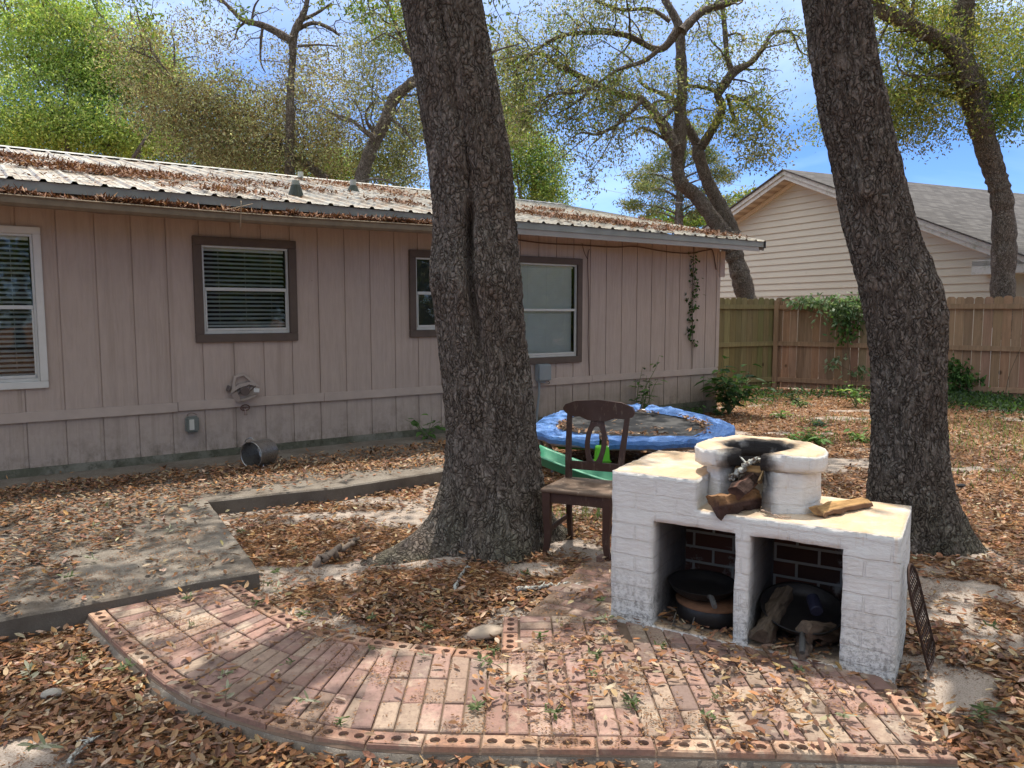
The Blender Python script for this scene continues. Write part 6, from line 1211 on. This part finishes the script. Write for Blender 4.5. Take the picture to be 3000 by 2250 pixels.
# trampoline litter
b = MB(); rg = np.random.default_rng(106); k = rg.integers(0, len(I3), 1100); s_ = np.abs(rg.normal(0, .07, 1100)); Pc = I3.mean(0); P = I3[k] + (Pc - I3[k]) * s_[:, None] + rg.normal(0, .03, (1100, 3)) * (1, 1, 0); w_ = fbm(P[:,0]*2, P[:,1]*2, s=8) > .40; P = P[w_] + (1.2, 8.0, .0); leaf4(b, P[:,0], P[:,1], P[:,2] + .005, rg, .06, .35, DL, .02, .3)
for cx, cy, m, sp in ((-.1,-.45,36,.07),(.3,-.15,22,.07),(-.3,.1,14,.12),(.7,-.35,22,.07),(.0,.0,24,.6)): P = np.c_[rg.normal(cx, sp, m) + 1.2, rg.normal(cy, sp, m) + 7.85, np.full(m, .39)]; leaf4(b, P[:,0], P[:,1], P[:,2], rg, .06, .35, DL, .02, .3)
b.build('trampoline_leaf_litter', DRY, label='dry brown leaves gathered on the trampoline mat along its blue pad', cat='leaf litter', kind='stuff')
# ------------------------------------------------------------------ plants
PG = [np.array(c_) for c_ in ((.06,.13,.035),(.09,.19,.05),(.13,.25,.07),(.045,.10,.035))]; PB = [np.array(c_) for c_ in ((.22,.38,.10),(.30,.46,.14),(.16,.30,.08))]
PBL = [np.array(c_) for c_ in ((.10,.17,.10),(.16,.25,.15),(.07,.13,.08))]
STEM = simple('green_stem', (.12, .16, .06), .8, bump=0); STB = simple('woody_stem', (.12, .09, .06), .85, bump=0)
def plant(base, h, n_st, spread, ll, lw, cols, label, name='leafy_plant', seed=0, cat='plant', nl=9, droop=.2, group=None, lean=(0,0,0)):
    rg = np.random.default_rng(seed); root = empty(name, tuple(base), label=label, cat=cat, group=group); bs_ = MB(); bl_ = MB(); P = []; D = []
    for k in range(n_st):
        a = rg.uniform(0, 2*math.pi); d = np.array([math.cos(a)*spread/h, math.sin(a)*spread/h, 1.]) + np.array(lean); w_, _ = walk((0, 0, -.01), d, h * rg.uniform(.6, 1.1), rg, 8, .12, -.02); bs_.tube(w_, np.linspace(.004 + h*.006, .002, 9), 5, cap=False)
        for q in range(nl): i_ = rg.integers(2, 9); P.append(w_[i_]); a2 = rg.uniform(0, 2*math.pi); D.append((math.cos(a2), math.sin(a2), rg.uniform(-droop, .5)))
    P, D = np.array(P), np.array(D); D /= np.linalg.norm(D, axis=1)[:, None]; S = np.cross(D, (0, 0, 1.)); S /= np.linalg.norm(S, axis=1)[:, None]; S[:, 2] += rg.normal(0, .25, len(S)); U = np.cross(S, D); n = len(P); l = (ll * rg.uniform(.6, 1.25, n))[:, None]; w_ = l * lw / ll; P = P + D * l * .25
    pt = lambda t_, o_, h_: P + D*l*t_ + S*w_*o_ + U*w_*h_ - np.array([0, 0, 1]) * l * t_**2 * .3
    V = np.stack([pt(0,0,0), pt(.3,.5,.14), pt(.7,.36,.12), pt(1,0,0), pt(.7,-.36,.12), pt(.3,-.5,.14), pt(.3,0,0), pt(.7,0,0)], 1).reshape(-1, 3); i = np.arange(n)[:, None] * 8; cc = np.array(cols)[rg.integers(0, len(cols), n)] * rg.uniform(.75, 1.25, (n, 1))
    bl_.add(V, [i + np.array([[1,2,7,6]]), i + np.array([[6,7,4,5]]), i + np.array([[0,1,6]]), i + np.array([[0,6,5]]), i + np.array([[2,3,7]]), i + np.array([[7,3,4]])], np.repeat(cc, 8, 0))
    bs_.build('stems', STEM, root); bl_.build('foliage', LEAF, root); return root
P_ = lambda u, v: gz(u, v, 0)
plant(P_(2135, 1212), .80, 22, .36, .19, .095, PG, 'large dark green broad-leaved shrub at the corner of the pink house', 'shrub', 1, 'shrub', 9)
plant(P_(2105, 1215), .2, 8, .3, .08, .04, PG + PBL, 'low dark weeds between the broad-leaved shrub and the blue trampoline', 'weed_clump', 2, nl=7)
sap = plant(P_(1868, 1236), 1.0, 5, .12, .12, .05, PG[1:] , 'thin tall sapling leaning against the pink wall behind the trampoline', 'sapling', 3, 'sapling', 16, lean=(.22, .12, 0))
plant(P_(1905, 1232), .30, 18, .4, .09, .045, PG, 'low green plants at the foot of the pink wall behind the trampoline', 'weed_clump', 4, nl=8)
plant(P_(1760, 1250), .34, 16, .36, .09, .045, PG, 'low green plants by the grey conduit behind the back of the chair', 'weed_clump', 5, nl=8)
plant(P_(2030, 1216), .24, 12, .35, .08, .035, PG, 'low dark plants along the wall near the far corner of the pink house', 'weed_clump', 6, nl=8)
plant(gz(1250, 1290, .08), .34, 6, .12, .10, .055, PG[1:3], 'small green broad-leaved weed by the foundation left of the massive trunk', 'weed_clump', 7, nl=5)
plant(P_(2508, 1192), .42, 6, .16, .15, .06, PB, 'bright pale green leafy seedling in front of the fence left of the right oak', 'seedling', 8, nl=6)
plant(P_(2290, 1222), .16, 6, .18, .10, .045, PB, 'low bright green seedling on the leaves behind the fire ring', 'seedling', 9, nl=5)
plant(P_(2402, 1245), .16, 6, .18, .10, .045, PBL, 'low blue-green seedling on the leaves midway to the right oak', 'seedling', 10, nl=5)
plant(P_(2395, 1300), .26, 9, .28, .10, .05, PB[2:] + PG[2:3], 'bushy green weed directly behind the right side of the fire ring', 'weed_clump', 11, nl=8)
plant(P_(2325, 1296), .16, 6, .2, .09, .045, PG[1:3] + PB[2:], 'smaller green weed left of the bushy one behind the fire ring', 'weed_clump', 12, nl=6)
plant(P_(2525, 1290), .18, 6, .18, .11, .05, PB, 'bright green seedling touching the left edge of the right oak trunk', 'seedling', 13, nl=6)
plant(P_(2345, 1190), .2, 9, .25, .08, .02, PG[2:] + PB[2:], 'grassy green tuft on the leaves in front of the fence', 'weed_clump', 14, nl=8)
plant(P_(2330, 1180), .26, 8, .2, .09, .045, [c_ * .5 for c_ in PG], 'dark green weed in shade at the bottom of the fence by the corner post', 'weed_clump', 15, nl=7)
plant(P_(2600, 1176), .3, 10, .3, .09, .045, [c_ * .6 for c_ in PG], 'dark weeds at the fence foot hidden partly by the right oak', 'weed_clump', 16, nl=7)
def vine_fill(b, c_, r, n, ll, cols, rg, m=0):   # leaves tumbling over a surface
    q = rg.normal(0, 1, (n, 3)) * np.array(r) + np.array(c_); leaves(b, q, ll, ll * .5, cols, rg, .8, m)
def fpt(u, v, off=-.06):   # point on the right fence plane
    N_ = np.array([-dr_[1], dr_[0], 0]); N_ = N_ if N_[1] < 0 else -N_; return onplane(u, v, FCN + N_ * (-off), N_)
rg = np.random.default_rng(110); vn = empty('fence_vine', tuple(fpt(2460, 1000)), label='pale-leaved creeper hanging over the top of the fence left of the right oak', cat='vine'); bl_ = MB(); bs_ = MB(); o_ = np.array(vn.location)
VL = [np.array(c_) for c_ in ((.14,.24,.11),(.24,.34,.20),(.09,.17,.07),(.32,.40,.28))]
for u, v, n, sx, sz in ((2340,885,50,.15,.05),(2375,882,70,.2,.05),(2420,885,90,.25,.06),(2460,890,150,.25,.09),(2495,905,170,.22,.13),(2475,925,120,.2,.12),(2490,950,110,.16,.12),(2480,980,60,.1,.1),(2520,890,80,.15,.08),(2445,910,40,.12,.08)): vine_fill(bl_, fpt(u, v, -.13) - o_, (sx, .05, sz), n, .11, VL if v < 940 else PG, rg)
for pp in (((2320,905),(2350,888),(2430,880),(2500,880)),((2485,900),(2480,980),(2490,1060),(2495,1130)),((2300,912),(2340,905),(2400,918))): bs_.tube(smoothpath([fpt(*q, -.08) - o_ for q in pp], 4), .006, 4)
bl_.build('foliage', LEAF, vn); bs_.build('stem', STB, vn)
vn = empty('fence_vine', tuple(fpt(2810, 1100)), label='dark green creeper low on the fence just right of the right oak trunk', cat='vine'); bl_ = MB(); bs_ = MB(); o_ = np.array(vn.location)
for u, v, n, sx, sz in ((2795,1070,110,.14,.06),(2800,1095,140,.17,.08),(2810,1120,150,.2,.08),(2790,1145,110,.15,.07),(2850,1110,60,.12,.05)): vine_fill(bl_, fpt(u, v, -.13) - o_, (sx, .05, sz), n, .10, PG, rg)
bs_.tube(smoothpath([fpt(*q, -.08) - o_ for q in ((2990,1020),(2960,1090),(2950,1130),(2945,1160))], 4), .006, 4); bl_.build('foliage', LEAF, vn); bs_.build('stem', STB, vn)
vn = empty('fence_vine', tuple(fpt(2470, 1080)), label='thin sparse creeper climbing the middle of the fence left of the right oak', cat='vine'); bl_ = MB(); bs_ = MB(); o_ = np.array(vn.location)
for u, v, n, sx, sz in ((2455,1050,22,.12,.05),(2500,1090,26,.15,.04),(2540,1080,26,.12,.06),(2445,1070,16,.1,.03)): vine_fill(bl_, fpt(u, v, -.13) - o_, (sx, .04, sz), n, .11, VL, rg)
bs_.tube(smoothpath([fpt(*q, -.08) - o_ for q in ((2440,1060),(2480,1080),(2510,1100),(2500,1140))], 4), .005, 4); bl_.build('foliage', LEAF, vn); bs_.build('stem', STB, vn)
# creeper on the pink wall
vn = empty('wall_vine', tuple(hworld(8.85, -.03, 1.6)), label='narrow leafy creeper hanging down the pink wall near its right corner', cat='vine'); bl_ = MB(); bs_ = MB(); o_ = np.array(vn.location); rg = np.random.default_rng(111)
wv = lambda u, v: hworld(wl(u, v, .03)[0], -.03, wl(u, v, .03)[1]) - o_
for dx in (0, 6): bs_.tube(smoothpath([wv(2032 + dx*.6, 722), wv(2030 + dx, 800), wv(2026 + dx*.6, 900), wv(2030, 1000), wv(2028, 1080)], 5), .004, 4)
for v in np.arange(745, 1015, 9.): vine_fill(bl_, wv(2029 + rg.normal(0, 6), v), (.035, .02, .02), rg.integers(4, 9), .075, [c_ * .75 for c_ in PG], rg)
bl_.build('foliage', LEAF, vn); bs_.build('stem', STB, vn)
# ground cover along the fence and thin grass on the right
b = MB(); rg = np.random.default_rng(112)
for u, v, n, sx, sy in ((2800,1165,700,.5,.25),(2850,1180,700,.4,.25),(2900,1190,700,.5,.3),(2960,1195,700,.5,.3),(2760,1170,300,.3,.2),(2990,1215,400,.4,.3),(2560,1180,260,.3,.2),(2480,1160,200,.3,.15),(2240,1165,220,.35,.2),(2200,1180,160,.3,.2),(2390,1165,160,.3,.15)):
    c_ = P_(u, v); P = c_ + np.c_[rg.normal(0, sx, n), rg.normal(0, sy, n), rg.uniform(.02, .16, n)]; leaves(b, P, .075, .034, [c__ * .7 for c__ in PG + PBL], rg, -.3)
b.build('ground_cover', LEAF, label='low green and blue-green ground cover along the foot of the fence', cat='ground cover', kind='stuff')
b = MB()
for u, v, n, sx, sy in ((2880,1280,150,.6,.5),(2960,1300,200,.5,.5),(2900,1240,170,.6,.4),(2990,1260,170,.5,.4),(2830,1320,60,.3,.4),(2290,1165,150,.3,.1),(2970,1400,160,.5,.3),(2480,1235,160,.4,.2),(2200,1190,100,.3,.2),(1540,1560,60,.1,.1),(1700,1520,90,.15,.12),(2420,1290,120,.3,.2)):
    c_ = P_(u, v); P = c_ + np.c_[rg.normal(0, sx, n), rg.normal(0, sy, n), np.zeros(n)]; d = np.c_[rg.normal(0, .35, (n, 2)), np.ones(n)] * rg.uniform(.05, .14, (n, 1)); s_ = rg.normal(0, 1, (n, 3)) * (1, 1, 0); s_ /= np.linalg.norm(s_, axis=1)[:, None]
    V = np.stack([P - s_*.004, P + s_*.004, P + d], 1).reshape(-1, 3); cc = np.array(PB[1:] + PG[1:3] + [np.array((.34,.30,.14))])[rg.integers(0, 5, n)]; b.add(V, np.arange(n)[:, None]*3 + np.array([[0,1,2]]), np.repeat(cc, 3, 0))
b.build('grass', LEAF, label='thin sparse grass blades growing through the leaves', cat='grass', kind='stuff')
# fallen green sprigs
SG = [np.array(c_) for c_ in ((.11,.16,.06),(.16,.20,.09),(.22,.26,.15),(.07,.11,.04))]; SP = [np.array(c_) for c_ in ((.36,.37,.27),(.28,.31,.21),(.42,.42,.33))]
def sprig(seed, cols):
    rg = np.random.default_rng(seed); root = empty('leaf_sprig'); bs_ = MB(); bl_ = MB(); w_, _ = walk((-.05, 0, .01), np.array([1., .2, .05]), .11, rg, 6, .2, 0); w_[:, 2] = np.abs(w_[:, 2] - .01) + .008; bs_.tube(w_, np.linspace(.0022, .001, 7), 5); bs_.build('stem', STB, root)
    P = np.concatenate([w_[2:], w_[3:], w_[4:], w_[5:], w_[6:]]); n = len(P); d = np.c_[rg.normal(.5, 1, n), rg.normal(0, 1, n), rg.uniform(-.1, .55, n)]; d /= np.linalg.norm(d, axis=1)[:, None]; s_ = np.cross(d, (0, 0, 1.)) + rg.normal(0, .3, (n, 3)); s_ /= np.linalg.norm(s_, axis=1)[:, None]; l = rg.uniform(.035, .062, (n, 1)); w2 = l * .28
    V = np.stack([P, P + d*l*.3 + s_*w2*.5, P + d*l*.7 + s_*w2*.45, P + d*l, P + d*l*.7 - s_*w2*.45, P + d*l*.3 - s_*w2*.5], 1).reshape(-1, 3); V[:, 2] = np.maximum(V[:, 2], .002); cc = np.array(cols)[rg.integers(0, len(cols), n)] * rg.uniform(.8, 1.2, (n, 1)); i = np.arange(n)[:, None]*6
    bl_.add(V, [i + np.array([[0,1,5]]), i + np.array([[1,2,4,5]]), i + np.array([[2,3,4]])], np.repeat(cc, 6, 0)); bl_.build('leaves', LEAF, root); return root
PR = [sprig(201, SG), sprig(202, SP), sprig(203, SG)]; used = [False] * 3
def put_sprig(kind, u, v, a, z, label, group, sc=1.):
    global used
    src = PR[kind]
    if not used[kind]: r = src; used[kind] = True
    else:
        r = src.copy(); col.objects.link(r)
        for ch in list(src.children): c_ = ch.copy(); c_.parent = r; col.objects.link(c_)
    p = gz(u, v, z); r.location = tuple(p); r.rotation_euler = (0, 0, a); r.scale = (sc*.66,)*3; tag(r, label, 'leaf sprig', group)
cA = lambda x, y: (x/1.746, 1300 + y/1.746); cB = lambda x, y: (1000 + x/1.746, 1300 + y/1.746); cC = lambda x, y: (1700 + x/1.58, 1200 + y/1.58)
GB, LB = 'green sprigs fallen on the brick paving', 'small green oak sprig lying among leaves on the brick paving'
for k, (q, kd, sc) in enumerate(((cA(1130,1195),1,1),(cA(1150,1310),1,1.1),(cA(1600,1330),1,1.2),(cA(1460,1140),0,.8),(cA(1000,935),0,.7),(cA(960,790),0,1.1),(cA(1290,820),2,1.2),(cB(180,1060),0,.8),(cB(440,1090),1,.8),(cB(750,1070),2,1.1),(cB(790,1140),0,1.6),(cB(1035,985),2,1.2),(cB(1330,910),1,1.1),(cB(1380,1005),0,.8),(cB(1310,800),0,1),(cB(1270,1090),2,1.2),(cB(1320,1190),0,.9),(cB(670,1340),0,1.2),(cB(1050,1390),2,1.2),(cB(1500,1350),2,1.2),(cB(20,1420),2,.9),(cC(350,1105),2,1),(cC(640,1440),0,1.2),(cC(1240,1430),1,1.2),(cC(620,1350),0,.7),(cC(1030,1225),2,.9),(cC(255,1370),2,1))):
    put_sprig(kd, *q, k * 2.1, ZP + .004, LB, GB, sc)
GB, LB = 'green sprigs fallen on the leaves and concrete', 'small green oak sprig lying on the dry leaves or concrete off the paving'
for k, (q, kd, sc) in enumerate(((cA(470,430),1,1),(cA(860,455),1,1),(cA(490,600),1,1),(cA(320,690),0,1.1),(cA(700,810),2,1.2),(cA(150,1210),1,1.3),(cA(270,1570),1,1.6),(cA(590,1170),0,1.3),(cA(430,1130),0,1),(cA(1250,460),2,1.2),(cA(1390,660),0,1.1),(cA(1350,725),2,1),(cA(1410,765),1,1.1),(cA(1580,880),2,1.2),(cA(540,320),2,1),(cB(930,675),2,1),(cB(620,565),0,.9),(cB(150,890),0,.9),(cB(420,940),2,1),(cB(190,205),2,1),((2900,2080),0,1.5),((2860,2100),2,1.3),((2890,1840),2,1.1))):
    put_sprig(kd, *q, k * 1.7 + .4, .11 if k in (0,1,2,3,14) else .025, LB, GB, sc)
# stones
def stone(u, v, s, label, c, sd):
    import bmesh
    bm = bmesh.new(); bmesh.ops.create_icosphere(bm, subdivisions=4, radius=1); P = np.array([q.co[:] for q in bm.verts]); f = np.array([[q.index for q in p.verts] for p in bm.faces]); bm.free()
    P = P * (1 + .25 * (fbm(P[:,0]*1.3 + sd, P[:,1]*1.3, P[:,2]*1.3, s=sd, o=3) - .5)[:, None] + .03 * (vnoise(P[:,0]*9, P[:,1]*9, P[:,2]*9, s=sd) - .5)[:, None]) * np.array(s); b = MB(); b.add(P, f); o = b.build('stone', simple('stone_%d' % sd, c, .9, nsc=15, var=.3, bump=.4), label=label, cat='stone', smooth=True); o.location = tuple(gz(u, v, s[2] * .5)); o.rotation_euler = (0, 0, .4)
stone(152, 2032, (.042, .028, .02), 'smooth oval grey stone on the leaves at the lower left', (.34, .31, .27), 1)
stone(1425, 1853, (.10, .055, .03), 'flat tan stone in the corner of the brick edging', (.40, .32, .25), 2)
stone(2815, 1422, (.05, .03, .015), 'small dark clod on the sand right of the right oak', (.03, .028, .03), 3)

# trees behind the viewer: seen only mirrored in the window panes
b = MB(); rg = np.random.default_rng(300)
for k in range(26):
    a = rg.uniform(-1.9, 1.9); R0 = rg.uniform(14, 24); c_ = np.array([R0 * math.sin(a) + 3, -R0 * math.cos(a) * .8 - 5, rg.uniform(1.5, 6.5)])
    q = rg.normal(0, 1, (70, 3)); q = q / np.linalg.norm(q, axis=1)[:, None] * rg.random((70, 1)) ** .4 * (3.2, 3.2, 2.8) + c_; P = (q[:, None] + rg.normal(0, .35, (70, 16, 3))).reshape(-1, 3); P = P[P[:, 2] > 0]; leaves(b, P, .42, .24, LG + OL[:2], rg)
    b.tube([(c_[0], c_[1], 0), (c_[0] + .3, c_[1], c_[2])], [.2, .1], 7)
for k in range(14):
    c_ = np.array([rg.uniform(15, 26), rg.uniform(-2, 12), rg.uniform(1, 6)]); q = rg.normal(0, 1, (60, 3)); q = q / np.linalg.norm(q, axis=1)[:, None] * rg.random((60, 1)) ** .4 * (2.6, 2.6, 2.2) + c_; P = (q[:, None] + rg.normal(0, .35, (60, 14, 3))).reshape(-1, 3); P = P[P[:, 2] > 0]; leaves(b, P, .42, .24, LG + OL[:2], rg)
b.build('tree_line', LEAF, label='line of dark trees behind the viewer, seen mirrored in the window panes', cat='trees', kind='stuff')
